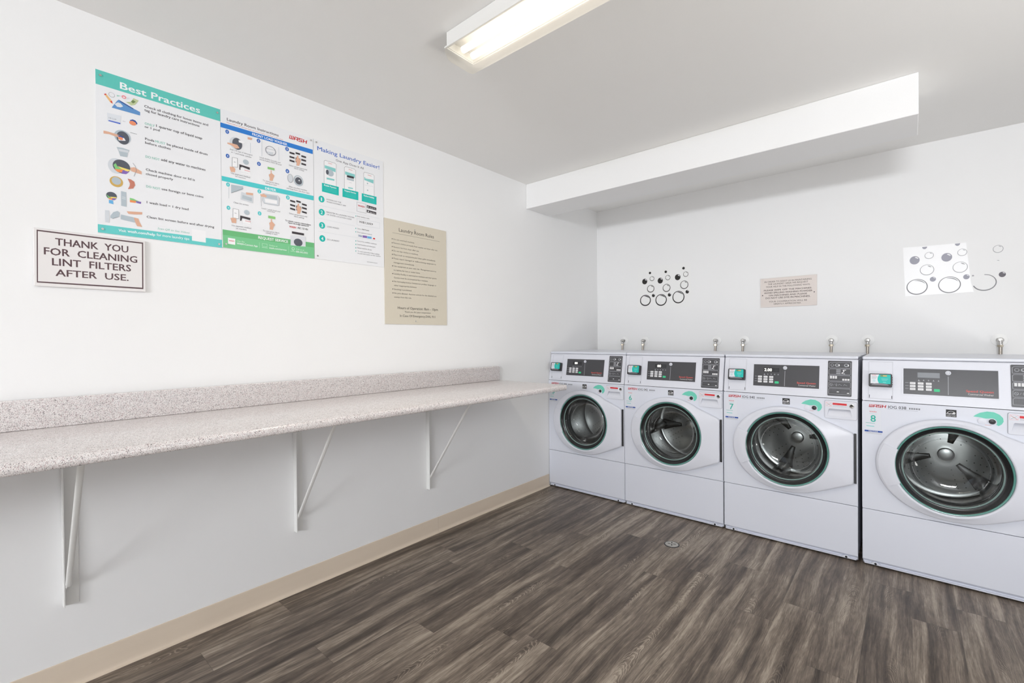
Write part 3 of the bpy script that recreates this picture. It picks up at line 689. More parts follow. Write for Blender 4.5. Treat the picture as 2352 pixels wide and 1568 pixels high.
   ('C','ink2',52.7,426.5,3.1,3.0),('C','ink2',52.9,403.9,3.1,3.0),('C','ink2',53.2,381.8,3.1,3.0),('C','ink2',53.6,337.5,3.1,3.0),('C','ink2',53.6,292.7,3.1,3.0),
   ('C','ink2',53.6,248.3,3.1,3.0),('C','ink2',54.0,203.5,3.1,3.0),('C','ink2',54.3,180.9,3.1,3.0),],
  'hours_text': [
   ('T','Hours of Operation: 8am - 10pm',86.8,389.0,89.3,15.0,'ink2',0.008,0),('T','Thank you for your cooperation',134.2,331.2,69.5,8.9,'ink2',0,0),
   ('T','In Case Of Emergency,DIAL 911',100.9,367.0,43.9,13.2,'ink2',0.008,0),],
 },
 'th': {
  'border': [
   ('P','maroon',[8.7,192.6,297.6,191.8,297.6,186.7,8.6,188.1]),('P','maroon',[7.3,16.2,296.7,15.8,296.6,10.3,7.2,11.8]),
   ('P','maroon',[8.7,192.6,11.5,192.7,9.9,12.0,7.1,11.8]),('P','maroon',[294.3,191.7,298.0,191.8,296.6,10.3,293.0,10.5]),],
  'lettering': [
   ('T','THANK  YOU',54.1,252.2,146.5,24.3,'maroon',0.028,0),('T','FOR  CLEANING',25.9,278.5,110.7,24.2,'maroon',0.028,0),
   ('T','LINT  FILTERS',45.3,259.4,75.4,24.4,'maroon',0.028,0),('T','AFTER  USE.',53.5,251.7,38.8,23.2,'maroon',0.028,0),],
 },
 'as': {
  'lettering': [
   ('T','IN ORDER TO ASSIST US IN MAINTAINING',27.9,328.6,184.9,11.2,'ink3',0.01,0),('T','THE LAUNDRY AREA WE REQUEST',50.2,307.5,166.9,11.4,'ink3',0.01,0),
   ('T','YOUR HELP IN THE FOLLOWING WAYS:',37.4,319.9,147.0,11.2,'ink3',0.01,0),('T','YOUR COOPERATION WILL BE',56.1,300.5,35.9,10.7,'ink3',0.01,0),
   ('T','GREATLY APPRECIATED.',87.6,265.5,18.0,10.6,'ink3',0.01,0),('T','PLEASE WIPE OFF THE MACHINES.',23.4,331.3,121.6,10.7,'ink3',0.035,0),
   ('T','AVOID SPILLING WASHING POWDER',25.4,333.2,101.7,11.2,'ink3',0.035,0),('T','ON MACHINES AND PLEASE',56.2,300.6,82.2,10.7,'ink3',0.035,0),
   ('T','DO NOT USE DYE IN MACHINES.',34.9,320.7,62.8,11.7,'ink3',0.035,0),],
 },
 'bl': {
  'bubbles': [
   ('dot','bk',93.1,317.7,11.1,10.6,0.0),('dot','bk',237.0,313.9,11.2,10.9,0.0),('dot','bk',391.0,329.0,11.3,11.3,0.0),('ball','bk',43.5,246.1,23.9,25.2,0.0),
   ('ball','bk',187.4,241.6,23.5,25.2,0.0),('ball','bk',340.8,257.4,24.2,25.2,0.0),('ball','bk',123.9,115.8,14.0,14.3,0.0),('ball','bk',268.4,112.4,14.3,14.9,0.0),
   ('ball','bk',421.2,128.0,14.2,14.9,0.0),('ring','bk2',112.2,265.7,21.7,20.7,4.01),('ring','bk2',255.2,262.2,22.3,21.8,3.83),('ring','bk2',409.9,276.9,22.1,22.2,3.64),
   ('ring','bk2',99.3,177.3,34.2,33.6,6.04),('ring','bk2',243.2,173.6,34.3,34.4,5.77),('ring','bk2',396.4,188.3,34.7,35.8,5.48),('bigring','bk',49.2,76.8,51.2,49.8,8.18),
   ('bigring','bk',193.5,72.4,51.4,51.3,7.81),('bigring','bk',346.1,87.8,51.7,52.9,7.43),],
 },
 'br': {
  'bubbles': [
   ('half','bg',104.1,297.9,11.7,10.4,0.0),('half','bg',253.3,298.3,11.4,10.6,0.0),('ball','bg',56.6,224.8,24.0,26.1,0.0),('ball','bg',205.4,225.9,24.2,26.1,0.0),
   ('ball','bg',142.3,96.9,14.3,15.0,0.0),('ball','bg',291.7,98.0,14.0,15.1,0.0),('ring','bg2',125.1,247.2,21.6,21.3,2.56),('ring','bg2',273.8,248.0,21.3,21.8,2.39),
   ('ring','bg2',115.0,157.7,33.4,33.6,3.04),('ring','bg2',264.6,158.8,33.1,33.4,2.83),('bigring','bg3',67.7,54.7,50.8,49.8,4.77),
   ('bigring','bg3',217.2,55.8,50.8,50.6,4.46),],
  'b3': [
   ('ring','bg2',424.1,248.7,21.6,22.5,2.42),('glint','bg2',423.1,177.8,8.1,5.8,0.0),('arc','bg3',367.8,56.9,50.9,48.9,4.57),('ball','bk3',440.9,98.1,14.4,15.4,0.0),
   ('dot','bg2',319.9,102.0,4.7,4.2,0.0),],
  'sheet': [
   (-0.3,311.9),(290.7,304.6),(293.9,265.0),(311.0,61.7),(323.7,5.2),(10.4,-1.3),],
 },
}

# ------------------------------------------------------------------ the room
H = 2.434; XR = 4.20; YF = -9.20
def struct(name, mb): return tag(mb.build(name, None, 0), kind='structure')
b = MB(); b.box((-0.1, YF - 0.7, -0.1), (XR + 0.1, 0.1, 0.0), floor_m); struct('floor', b)
b = MB(); b.box((-0.1, YF - 0.1, H), (XR + 0.1, 0.1, H + 0.1), ceil_m); struct('ceiling', b)
b = MB(); b.box((-0.1, YF - 0.1, 0.0), (0.0, 0.1, H), wall_m); struct('wall_left', b)
b = MB(); b.box((0.0, 0.0, 0.0), (XR, 0.1, H), wall_m); struct('wall_back', b)
b = MB()                                             # right-hand side, with an added unseen doorway that lets the uplight in
for a, c in (((YF - 0.1, 0), (-3.5, H)), ((-3.5, 2.12), (-1.9, H)), ((-1.9, 0), (0.1, H))): b.box((XR, a[0], a[1]), (XR + 0.1, c[0], c[1]), wall_m)
struct('wall_right', b)
b = MB()  # frame of the added side doorway
for a, c in (((-3.5, 0.0), (-3.46, 2.12)), ((-1.94, 0.0), (-1.9, 2.12)), ((-3.46, 2.08), (-1.94, 2.12))): b.box((XR - 0.01, a[0], a[1]), (XR + 0.1, c[0], c[1]), white_plastic)
struct('trim_3', b)
b = MB()                                             # entrance side, with a doorway and an unseen high window shaped for its light
for a, c in (((0, 0), (0.5, H)), ((0.5, 2.08), (1.4, H)), ((1.4, 0), (2.09, H)), ((2.09, 0), (3.91, 1.62)), ((2.09, 2.18), (3.91, H)), ((3.91, 0), (XR, H))):
    b.box((a[0], YF - 0.1, a[1]), (c[0], YF, c[1]), wall_m)
struct('wall_front', b)
b = MB()  # frame of the unseen window, sized for its light
for a, c in (((2.09, 1.62), (2.13, 2.18)), ((3.87, 1.62), (3.91, 2.18)), ((2.13, 1.62), (3.87, 1.66)), ((2.13, 2.14), (3.87, 2.18))):
    b.box((a[0], YF - 0.07, a[1]), (c[0], YF - 0.02, c[1]), white_plastic)
struct('window_1', b)
b = MB()
for a, c in (((0.5, 0.0), (0.54, 2.08)), ((1.36, 0.0), (1.4, 2.08)), ((0.54, 2.04), (1.36, 2.08))): b.box((a[0], YF - 0.1, a[1]), (c[0], YF + 0.01, c[1]), white_plastic)
struct('trim_2', b)
# boxed beam under the ceiling
b = MB(); b.box((0.0, -1.082, 2.242), (2.308, -0.778, H), wall_m, 0.004); struct('trim_1', b)
# cove base along the left wall, with its curved toe
b = MB(); prof = [(0.0, 0.0), (0.016, 0.0), (0.0155, 0.003), (0.010, 0.006), (0.0065, 0.012), (0.0048, 0.022), (0.0042, 0.094), (0.003, 0.098), (0.0, 0.0985)]
for y0, y1 in ((YF, -2.0055), (-2.0045, -0.812)):
    k = len(prof); vv = [(p[0], y, p[1]) for y in (y0, y1) for p in prof]
    b.add(vv, [[i, (i + 1) % k, (i + 1) % k + k, i + k] for i in range(k)] + [list(range(k))[::-1], list(range(k, 2 * k))], cove_m)
tag(b.build('baseboard_left', None, 30), kind='structure')

# ------------------------------------------------------------------ ceiling light
lt = empty('ceiling_light', (0.893, -2.695, H), 0, 'long white fluorescent ceiling light with a glowing clear plastic cover', 'ceiling light')
LL = 1.24
def yz_extrude(mb, prof, x0, x1, m_, caps=True, closed=True):
    k = len(prof); vv = [(x, p[0], p[1]) for x in (x0, x1) for p in prof]
    e = k if closed else k - 1
    ff = [[i, (i + 1) % k, (i + 1) % k + k, i + k] for i in range(e)]
    if caps: ff += [list(range(k))[::-1], list(range(k, 2 * k))]
    mb.add(vv, ff, m_)
b = MB()                                             # tray, open below
fix_m = pbr('fixture_white', (232, 231, 228), 0.4)
b.box((0.006, 0.008, -0.060), (LL - 0.006, 0.013, -0.0005), fix_m); b.box((0.006, 0.148, -0.060), (LL - 0.006, 0.153, -0.0005), fix_m)
b.box((0.006, 0.013, -0.060), (0.011, 0.148, -0.0005), fix_m); b.box((LL - 0.011, 0.013, -0.060), (LL - 0.006, 0.148, -0.0005), fix_m)
b.box((0.011, 0.013, -0.030), (LL - 0.011, 0.148, -0.0005), fix_m)
b.build('housing', lt)
b = MB()                                             # rim the cover clips to
for a, c in (((0, 0, -0.064), (LL, 0.008, -0.058)), ((0, 0.153, -0.064), (LL, 0.161, -0.058)), ((0, 0.008, -0.064), (0.008, 0.153, -0.058)), ((LL - 0.008, 0.008, -0.064), (LL, 0.153, -0.058))): b.box(a, c, fix_m, 0.0015)
b.build('rim', lt)
b = MB()
lp = [(0.002, -0.0645), (0.002, -0.084), (0.006, -0.098), (0.014, -0.107), (0.026, -0.112), (0.135, -0.112), (0.147, -0.107), (0.155, -0.098), (0.159, -0.084), (0.159, -0.0645)]
k = len(lp); ins = 0.010
vv = []
for x, sc in ((0.002, 0.0), (0.002, 0.55), (0.006, 0.9), (0.016, 1.0), (LL - 0.016, 1.0), (LL - 0.006, 0.9), (LL - 0.002, 0.55), (LL - 0.002, 0.0)):
    for p in lp: vv.append((x, p[0], -0.0645 + (p[1] + 0.0645) * sc))
ff = []
for a in range(7):
    for i in range(k - 1): ff.append([a * k + i, a * k + i + 1, (a + 1) * k + i + 1, (a + 1) * k + i])
b.add(vv, ff, lens_m)
b.build('lens_cover', lt, 50)
tube_m = pbr('fluorescent_tube', (255, 250, 240), 0.3, emit=(255, 248, 235), estr=1.7)
for yy in (0.054, 0.106):
    b = MB(); b.cyl((0.05, yy, -0.066), (1, 0, 0), 0.0125, LL - 0.10, tube_m, 16); b.build('tube', lt)
    for xx in (0.03, LL - 0.05):
        pass
    o = area_light('tube_glow', (0.893 + LL / 2, -2.695 + yy, H - 0.0805), (0, 0, 0), LL - 0.12, 0.03, 4.4, (1.0, 0.94, 0.86))

# ------------------------------------------------------------------ folding counter on the left wall
SL = 0.0038
Y1, Y0 = -1.428, -5.25
def zc(y): return 0.9268 + SL * (Y1 - y)
ct = empty('folding_counter', (0.0, Y1, 0.0), 0, 'long speckled granite-look folding counter with a low backsplash along the left wall', 'counter')
prof = [(0.0015, -0.034), (0.592, -0.034), (0.5975, -0.0325), (0.601, -0.028), (0.6035, -0.018), (0.6025, -0.009), (0.599, -0.003), (0.592, 0.0), (0.0015, 0.0)]
b = MB(); k = len(prof)
vv = [(p[0], y - Y1, zc(y) + p[1]) for y in (Y0, Y1) for p in prof]
b.add(vv, [[i, (i + 1) % k, (i + 1) % k + k, i + k] for i in range(k)] + [list(range(k))[::-1], list(range(k, 2 * k))], granite_m)
b.build('countertop', ct, 50)
b = MB(); outl = [(Y0 - Y1, zc(Y0)), (0.0, zc(Y1))] + [(-0.014 + 0.014 * math.cos(R(a)), zc(Y1) + 0.088 + 0.014 * math.sin(R(a))) for a in (0, 22, 45, 67, 90)] + [(Y0 - Y1, zc(Y0) + 0.102)]
bm = bmesh.new(); lo = [bm.verts.new((0.0015, p[0], p[1] + 0.0004)) for p in outl]; hi = [bm.verts.new((0.020, p[0], p[1] + 0.0004)) for p in outl]; k = len(outl)
bm.faces.new(hi); bm.faces.new(lo[::-1])
for i in range(k): bm.faces.new((lo[i], lo[(i + 1) % k], hi[(i + 1) % k], hi[i]))
bmesh.ops.bevel(bm, geom=[e for e in bm.edges if e.verts[0] in hi and e.verts[1] in hi], offset=0.003, segments=2, affect='EDGES', profile=0.5)
b.from_bm(bm, granite_m); b.build('backsplash', ct, 50)

def bracket(y, label):
    top = zc(y) - 0.0345
    t = empty('shelf_bracket', (0.0, y, 0.295), 0, label, 'bracket', 'brackets under the folding counter')
    tz = top - 0.295
    b = MB(); b.box((0.0005, 0.0, 0.0), (0.0035, 0.043, tz), bracket_m, 0.001); b.build('wall_flange', t)
    b = MB(); b.box((0.0035, 0.0, 0.004), (0.031, 0.0045, tz), bracket_m, 0.0012); b.build('upright', t)
    b = MB(); b.box((0.0315, 0.0, tz - 0.028), (0.46, 0.0045, tz), bracket_m, 0.001); b.box((0.0315, 0.0045, tz - 0.0035), (0.46, 0.034, tz), bracket_m, 0.001); b.build('arm', t)
    b = MB(); d = 0.0135
    p0 = Vector((0.022, d, 0.075)); p1 = Vector((0.405, d, tz - 0.004)); ax = (p1 - p0).normalized(); n = Vector((ax.z, 0, -ax.x)); w = Vector((0, 1, 0))
    vv = []
    for p in (p0, p1):
        for i in range(14):
            a = 2 * math.pi * i / 14; vv.append(tuple(p + w * 0.0088 * math.copysign(abs(math.cos(a)) ** 0.7, math.cos(a)) + n * 0.0052 * math.sin(a)))
    b.add(vv, [[i, (i + 1) % 14, (i + 1) % 14 + 14, i + 14] for i in range(14)] + [list(range(14))[::-1], list(range(14, 28))], bracket_m)
    b.build('brace', t)
    for q in (tz - 0.10, 0.12):
        b = MB(); b.cyl((0.0035, 0.026, q), (1, 0, 0), 0.005, 0.003, bracket_m, 10); b.build('screw', t)
    b = MB(); b.cyl((0.020, 0.0046, 0.075), (0, 1, 0), 0.010, 0.004, bracket_m, 12); b.build('rivet', t)
    return t
bracket(-3.7165, 'white steel wall bracket with brace nearest the left edge, under the speckled counter')
bracket(-2.9065, 'white steel wall bracket with brace, second of three under the speckled counter')
bracket(-2.0920, 'white steel wall bracket with brace nearest the washers, under the speckled counter')

# ------------------------------------------------------------------ posters and signs
board_m = pbr('poster_board', (240, 241, 244), 0.45)
def on_left(name, key, label, cat, w, h, th, m_, bev=0.0):
    y, z = dict(p1=(-3.608, 1.636), p2=(-3.2015, 1.640), p3=(-2.7875, 1.642), ru=(-2.381, 1.3185), th=(-3.775, 1.4245))[key]
    t = empty(name, (0.0, y, z), R(90), label, cat)
    b = MB(FRONT); b.box((0, 0, 0.0006), (w, h, th), m_, bev); b.build('board', t)
    return t
def sheet_parts(t, key, th, skip=()):
    lv = 0
    for pn, items in PRINT[key].items():
        if pn in skip: continue
        b = MB(FRONT); prints(b, items, th + 0.00015 + lv); lv += 0.000008 * (len(items) + 1)
        b.build(pn.split('#')[0], t, 0)
def pins(t, pts, th):
    for u, v in pts:
        b = MB(FRONT); b.cyl((u, v, th), (0, 0, 1), 0.0042, 0.002, chrome_m, 10); b.build('screw', t)
t = on_left('poster', 'p1', 'white Best Practices poster with teal bands and pictures down its left side', 'poster', 0.4055, 0.601, 0.003, board_m)
sheet_parts(t, 'p1', 0.003); pins(t, [(0.013, 0.582), (0.394, 0.582), (0.013, 0.014), (0.394, 0.014)], 0.0045)
t = on_left('poster', 'p2', 'Laundry Room Instructions poster with blue, teal and green bands, the middle of three', 'poster', 0.4115, 0.602, 0.003, board_m)
sheet_parts(t, 'p2', 0.003); pins(t, [(0.013, 0.014), (0.398, 0.588)], 0.010)
t = on_left('poster', 'p3', 'white Making Laundry Easier poster with three phones and numbered steps', 'poster', 0.404, 0.602, 0.003, board_m)
sheet_parts(t, 'p3', 0.003); pins(t, [(0.013, 0.587), (0.013, 0.014)], 0.006)
t = on_left('rules_sign', 'ru', 'beige Laundry Room Rules sign board to the right of the posters', 'sign', 0.4645, 0.607, 0.005, pbr('beige_board', (216, 208, 191), 0.5))
sheet_parts(t, 'ru', 0.005); pins(t, [(0.215, 0.572), (0.215, 0.02)], 0.005)
t = on_left('lint_sign', 'th', 'white plastic Thank You for Cleaning Lint Filters sign with a maroon border', 'sign', 0.305, 0.1995, 0.011, pbr('sign_plastic', (236, 233, 232), 0.35), 0.003)
sheet_parts(t, 'th', 0.011)
t = empty('machine_care_sign', (1.4185, 0.0, 1.4465), 0, 'pinkish cream sign asking to wipe off the machines, on the wall above the washers', 'sign')
b = MB(FRONT); b.prism([(0, 0), (0.3605, 0.001), (0.3605, 0.2195), (0, 0.2175)], 0.0006, 0.009, pbr('cream_plastic', (228, 218, 212), 0.45), 0.0015); b.build('board', t)
sheet_parts(t, 'as', 0.009)
for u, v in ((0.0145, 0.0905), (0.3445, 0.0955)):
    b = MB(FRONT); b.cyl((u, v, 0.009), (0, 0, 1), 0.0038, 0.002, steel_dark, 10); b.build('screw', t)

# soap-bubble decals
film_m = pbr('clear_film', (245, 245, 244), 0.35)
film_w = pbr('white_film', (250, 250, 251), 0.35)
def bubble(t, it, n):
    kd, mn, u, v, ru, rv, w = it; u, v, ru, rv, w = u / 1e3, v / 1e3, ru / 1e3, rv / 1e3, w / 1e3
    b = MB(FRONT); m_ = ink(mn)
    if kd == 'dot': b.disc(u, v, ru, rv, n, m_)
    elif kd == 'half': b.tri([(u + ru * math.cos(R(a)), v + rv * 0.55 + rv * 1.35 * math.sin(R(a))) for a in range(180, 361, 12)], n, m_)
    elif kd == 'ball':
        b.disc(u, v, ru, rv, n, m_)
        b.tri([(u + ru * x, v + rv * y) for x, y in ((0.02, 0.66), (0.2, 0.78), (0.45, 0.72), (0.68, 0.50), (0.74, 0.30), (0.62, 0.30), (0.40, 0.42))], n + 0.0001, ink('white'))
    elif kd == 'arc': b.ring(u, v, ru, rv, w, n, m_, 40, 90, -160)
    elif kd == 'glint': b.ring(u, v - rv, ru * 1.1, rv * 2, w or ru * 0.35, n, m_, 14, 40, 120, 1.0)
    else:
        b.ring(u, v, ru, rv, w, n, m_)
        if kd == 'bigring' : b.ring(u, v, ru * 0.84, rv * 0.84, w * 1.0, n, m_, 18, 25, 108, 1.0)
        else: b.ring(u, v, ru * 0.80, rv * 0.80, ru * 0.17, n, m_, 10, 35, 85, 1.0)
    b.build('bubble', t, 0)
t = empty('bubble_decal', (0.44, 0.0, 1.48), 0, 'black soap bubble wall sticker, leftmost above the washers near the corner', 'wall sticker', 'bubble stickers on the back wall')
b = MB(FRONT); b.box((-0.02, 0.0, 0.0003), (0.452, 0.375, 0.0006), film_m); b.build('film', t)
for it in PRINT['bl']['bubbles']: bubble(t, it, 0.0009)
t = empty('bubble_decal', (2.245, 0.0, 1.48), 0, 'gray soap bubble sticker on a white square sheet, above the right washers', 'wall sticker', 'bubble stickers on the back wall')
b = MB(FRONT); b.prism([(p[0] / 1e3, p[1] / 1e3) for p in PRINT['br']['sheet'][::-1]], 0.0003, 0.0008, film_w); b.build('film', t)
for it in PRINT['br']['bubbles']: bubble(t, it, 0.0011)
t = empty('bubble_decal', (2.245, 0.0, 1.48), 0, 'broken column of loose gray bubbles stuck on the wall right of the white sheet', 'wall sticker', 'bubble stickers on the back wall')
for it in PRINT['br']['b3']: bubble(t, it, 0.0009)

# ------------------------------------------------------------------ floor drain
t = empty('floor_drain', (1.2065, -1.2305, 0.0), R(20), 'small round steel drain cover set in the plank floor', 'drain')
b = MB(); b.lathe(0, 0, [(0.044, 0.0003), (0.043, 0.002), (0.038, 0.002), (0.038, 0.0003)], rubber_m, 40); b.build('collar', t)
b = MB(); b.lathe(0, 0, [(0.0375, 0.0003), (0.0372, 0.0025), (0.034, 0.0035), (0.0005, 0.0040)], pbr('drain_steel', (190, 188, 182), 0.5, metal=0.35), 40); b.build('grate', t)
b = MB()
for a in range(4):
    c, s_ = math.cos(R(90 * a)), math.sin(R(90 * a))
    b.poly([(x * c - y * s_, x * s_ + y * c) for x, y in ((0.006, -0.0025), (0.023, -0.003), (0.023, 0.003), (0.006, 0.0025))], 0.0044, dark_gap)
b.build('slot', t, 0)

# ------------------------------------------------------------------ washing machines
WW = 0.684; DEP = 0.68; ZS, ZC_, ZT = 0.3035, 0.8815, 1.0975; CU, CV = 0.3445, 0.571
CL = math.hypot(0.039, ZT - ZC_); SY, SZ = 0.039 / CL, (ZT - ZC_) / CL
def CON(u, s, n): return (u, s * SY - n * SZ, ZC_ + s * SZ + n * SY)     # on the sloping console
def FRN(u, v, n): return (u, -n, v)
def cs(f): return f * CL
def door_outline():
    pts = []
    for i in range(0, 62): a = R(90 + 180 * i / 61); pts.append((CU + 0.287 * math.cos(a), 0.5675 + 0.2485 * math.sin(a)))
    pts += [(0.385, 0.3205), (0.42, 0.3245), (0.46, 0.3345), (0.51, 0.3535), (0.56, 0.3755), (0.62, 0.4025), (0.662, 0.4215), (0.667, 0.427), (0.6675, 0.44), (0.6675, 0.55), (0.6675, 0.69), (0.665, 0.699), (0.655, 0.706), (0.62, 0.7215), (0.57, 0.7425), (0.53, 0.7585)]
    for d in (55, 62, 69, 76, 83): a = R(d); pts.append((CU + 0.287 * math.cos(a), 0.5675 + 0.2485 * math.sin(a)))
    return pts
def ray_r(poly, a):
    d = Vector((math.cos(a), math.sin(a))); best = 0
    for i in range(len(poly)):
        p = Vector((poly[i][0] - CU, poly[i][1] - CV)); q = Vector((poly[(i + 1) % len(poly)][0] - CU, poly[(i + 1) % len(poly)][1] - CV)); e = q - p
        den = d.x * e.y - d.y * e.x
        if abs(den) < 1e-9: continue
        t_ = (p.x * e.y - p.y * e.x) / den; s_ = (p.x * d.y - p.y * d.x) / den
        if t_ > 0 and -1e-6 <= s_ <= 1 + 1e-6: best = max(best, t_)
    return best
PULL = [(0.5475, 0.7860), (0.6610, 0.7860), (0.6525, 0.8215), (0.6490, 0.8240), (0.5590, 0.8240), (0.5555, 0.8215)]
gap_m = pbr('seam_shade_gray', (138, 139, 146), 0.6)
def make_washer():
    root = empty('washing_machine', (0, 0, 0))
    # cabinet shell and front panel with the round opening
    b = MB(); e = white_enamel
    for x0 in (0.0, WW - 0.012): b.box((x0, 0.012, 0.03), (x0 + 0.012, DEP, 0.8812), e, 0.002); b.box((x0, 0.2505, 0.8816), (x0 + 0.012, DEP, 1.0985), e, 0.002)
    b.box((0.012, DEP - 0.012, 0.03), (WW - 0.012, DEP, 1.095), e); b.box((0.012, 0.02, 0.03), (WW - 0.012, DEP - 0.012, 0.04), e)
    b.build('cabinet', root)
    b = MB(FRN); b.plate_hole(rrect(0.0, ZS + 0.0015, WW, ZC_ - 0.0015, 0.006), circle(CU, CV, 0.222), -0.012, 0.0, e, [PULL]); b.build('front_panel', root, 30)
    o = [(0.0, 0.032), (WW, 0.032)] + [(WW - 0.006 + 0.006 * math.cos(R(a)), ZS - 0.0075 + 0.006 * math.sin(R(a))) for a in (0, 30, 60, 90)] + [(0.006 + 0.006 * math.cos(R(a)), ZS - 0.0075 + 0.006 * math.sin(R(a))) for a in (90, 120, 150, 180)]
    b = MB(FRN); b.prism(o, -0.02, 0.0, e, 0.003, 3)
    lower = b.build('lower_panel', root)
    b = MB(FRN); yzp = [(0.0, 0.0325), (-0.017, 0.0175), (-0.0165, 0.0140), (-0.0015, 0.0128), (-0.0005, 0.0110), (-0.0015, 0.0090), (-0.022, 0.0090), (-0.022, 0.0325)]
    k = len(yzp); vv = [(x, q[1], q[0]) for x in (0.0, WW) for q in yzp]
    for i in (1, 2, 3, 4, 5): vv[i] = (0.004 if i < 3 else 0.009, vv[i][1], vv[i][2]); vv[k + i] = (WW - (0.004 if i < 3 else 0.009), vv[k + i][1], vv[k + i][2])
    b.add(vv, [[i, (i + 1) % k, (i + 1) % k + k, i + k] for i in range(k)] + [list(range(k)), list(range(k, 2 * k))], e)
    b.build('toe_strip', lower, 25)
    for u in (0.0555, 0.632):
        b = MB(FRN); b.prism([(u - 0.024, 0.0110), (u + 0.024, 0.0110), (u + 0.013, 0.0200), (u + 0.006, 0.0250), (u - 0.006, 0.0250), (u - 0.013, 0.0200)], -0.018, 0.0005, e, 0.0015)
        b.cyl((u, 0.0165, 0.0005), (0, 0, 1), 0.0056, 0.001, steel_dark, 12); b.disc(u, 0.0165, 0.0040, 0.0040, 0.0017, dark_gap, 10); b.build('screw', lower)
    for u in (0.06, WW - 0.06):
        b = MB(); b.cyl((u - 0.03, 0.045, 0.0005), (0, 0, 1), 0.022, 0.012, rubber_m, 20); b.cyl((u - 0.03, 0.045, 0.0125), (0, 0, 1), 0.010, 0.018, steel_m, 12); b.build('foot', root)
    for u in (0.06, WW - 0.06):
        b = MB(); b.cyl((u, DEP - 0.06, 0.0005), (0, 0, 1), 0.024, 0.012, rubber_m, 20); b.cyl((u, DEP - 0.06, 0.0125), (0, 0, 1), 0.010, 0.018, steel_m, 12); b.build('foot', root)
    b = MB(); b.box((-0.0005, 0.033, 1.099), (WW + 0.0005, DEP + 0.004, 1.1165), white_enamel, 0.006, 3); b.build('lid', root)
    # sloping control console
    b = MB(); prof = [(0.001, ZC_ + 0.0015), (0.0011, ZC_ + 0.006), (0.0383, ZT - 0.004), (0.0405, ZT), (0.25, ZT), (0.25, ZC_ + 0.0015)]
    bm = bmesh.new(); L_ = [bm.verts.new((0.0, p[0], p[1])) for p in prof]; R_ = [bm.verts.new((WW, p[0], p[1])) for p in prof]; k = len(prof)
    bm.faces.new(R_); bm.faces.new(L_[::-1])
    for i in range(k): bm.faces.new((L_[i], L_[(i + 1) % k], R_[(i + 1) % k], R_[i]))
    bmesh.ops.bevel(bm, geom=[e_ for e_ in bm.edges if (e_.verts[0] in L_) == (e_.verts[1] in L_)], offset=0.0025, segments=2, affect='EDGES')
    b.from_bm(bm, white_plastic); b.build('control_console', root)
    # payment plate and card reader
    b = MB(CON); o = rrect(0.0225, cs(0.05), 0.1315, cs(0.965), 0.005)
    b.prism(o, 0.0003, 0.0022, white_plastic, 0.0008); i_ = rrect(0.0275, cs(0.068), 0.1265, cs(0.955), 0.002)
    b.stroke(i_ + [i_[0]], 0.0011, 0.0024, ink('silver'))
    pp = b.build('payment_plate', root)
    for u in (0.0315, 0.1235):
        b = MB(CON); b.box((u - 0.0012, cs(0.08), 0.0024), (u + 0.0012, cs(0.15), 0.0032), dark_gap); b.build('slot', pp)
    b = MB(CON); b.prism(rrect(0.0295, cs(0.345), 0.1245, cs(0.655), 0.005), 0.0022, 0.030, black_m, 0.004, 2)
    for q in range(4): b.box((0.1246, cs(0.40 + 0.055 * q), 0.006), (0.1262, cs(0.425 + 0.055 * q), 0.024), black_m)
    rd = b.build('card_reader', root)
    b = MB(CON); n = 0.0303
    b.poly([(0.0365, cs(0.415)), (0.1185, cs(0.415)), (0.1185, cs(0.635)), (0.0365, cs(0.635))], n, ink('pale'))
    arc = [(0.0725 - 0.007 * math.sin(math.pi * j / 12), cs(0.415 + 0.22 * j / 12)) for j in range(13)]
    b.tri([(0.1185, cs(0.635))] + arc[::-1] + [(0.1185, cs(0.415))], n + 0.0001, ink('teal5'))
    b.poly([(0.077, cs(0.585)), (0.094, cs(0.585)), (0.094, cs(0.625)), (0.077, cs(0.625))], n + 0.0002, ink('noted')); b.poly([(0.0885, cs(0.59)), (0.104, cs(0.59)), (0.104, cs(0.62)), (0.0885, cs(0.62))], n + 0.0003, ink('gold'))
    b.text('WASH', 0.042, 0.060, cs(0.605), 0.0045, n + 0.0002, ink('red'), 0.02)
    for j, (x0, x1, s_, c_) in enumerate([(0.042, 0.064, 0.57, 'gray3'), (0.042, 0.060, 0.54, 'gray3'), (0.046, 0.056, 0.50, 'teal4'), (0.046, 0.056, 0.47, 'teal4'), (0.082, 0.108, 0.53, 'teal4'), (0.084, 0.104, 0.50, 'teal4'), (0.088, 0.100, 0.45, 'pale3')]): b.stroke([(x0, cs(s_)), (x1, cs(s_))], 0.0022, n + 0.0002, ink(c_))
    b.build('reader_label', rd, 0)
    b = MB(CON); lipo = [(0.041, cs(0.372)), (0.112, cs(0.372))] + [(0.0765 + 0.0355 * math.cos(R(a)), cs(0.385) + 0.0085 * math.sin(R(a))) for a in (10, 35, 60, 90, 120, 145, 170)]
    b.prism(lipo, 0.0302, 0.0345, pbr('gray_plastic', (120, 120, 126), 0.4), 0.001); b.build('card_slot', rd)
    # display panel
    b = MB(CON)
    b.plate_hole(rrect(0.1625, cs(0.185), 0.5150, cs(0.85), 0.003), rrect(0.1690, cs(0.217), 0.5085, cs(0.816), 0.001, 2), 0.0003, 0.0020, white_plastic); fr = b.build('panel_frame', root, 30)
    b = MB(CON); b.box((0.1695, cs(0.219), 0.0004), (0.5080, cs(0.814), 0.0012), panel_m)
    b.stroke([(0.3375, cs(0.655)), (0.3372, cs(0.245))], 0.0022, 0.00135, ink('silver'))
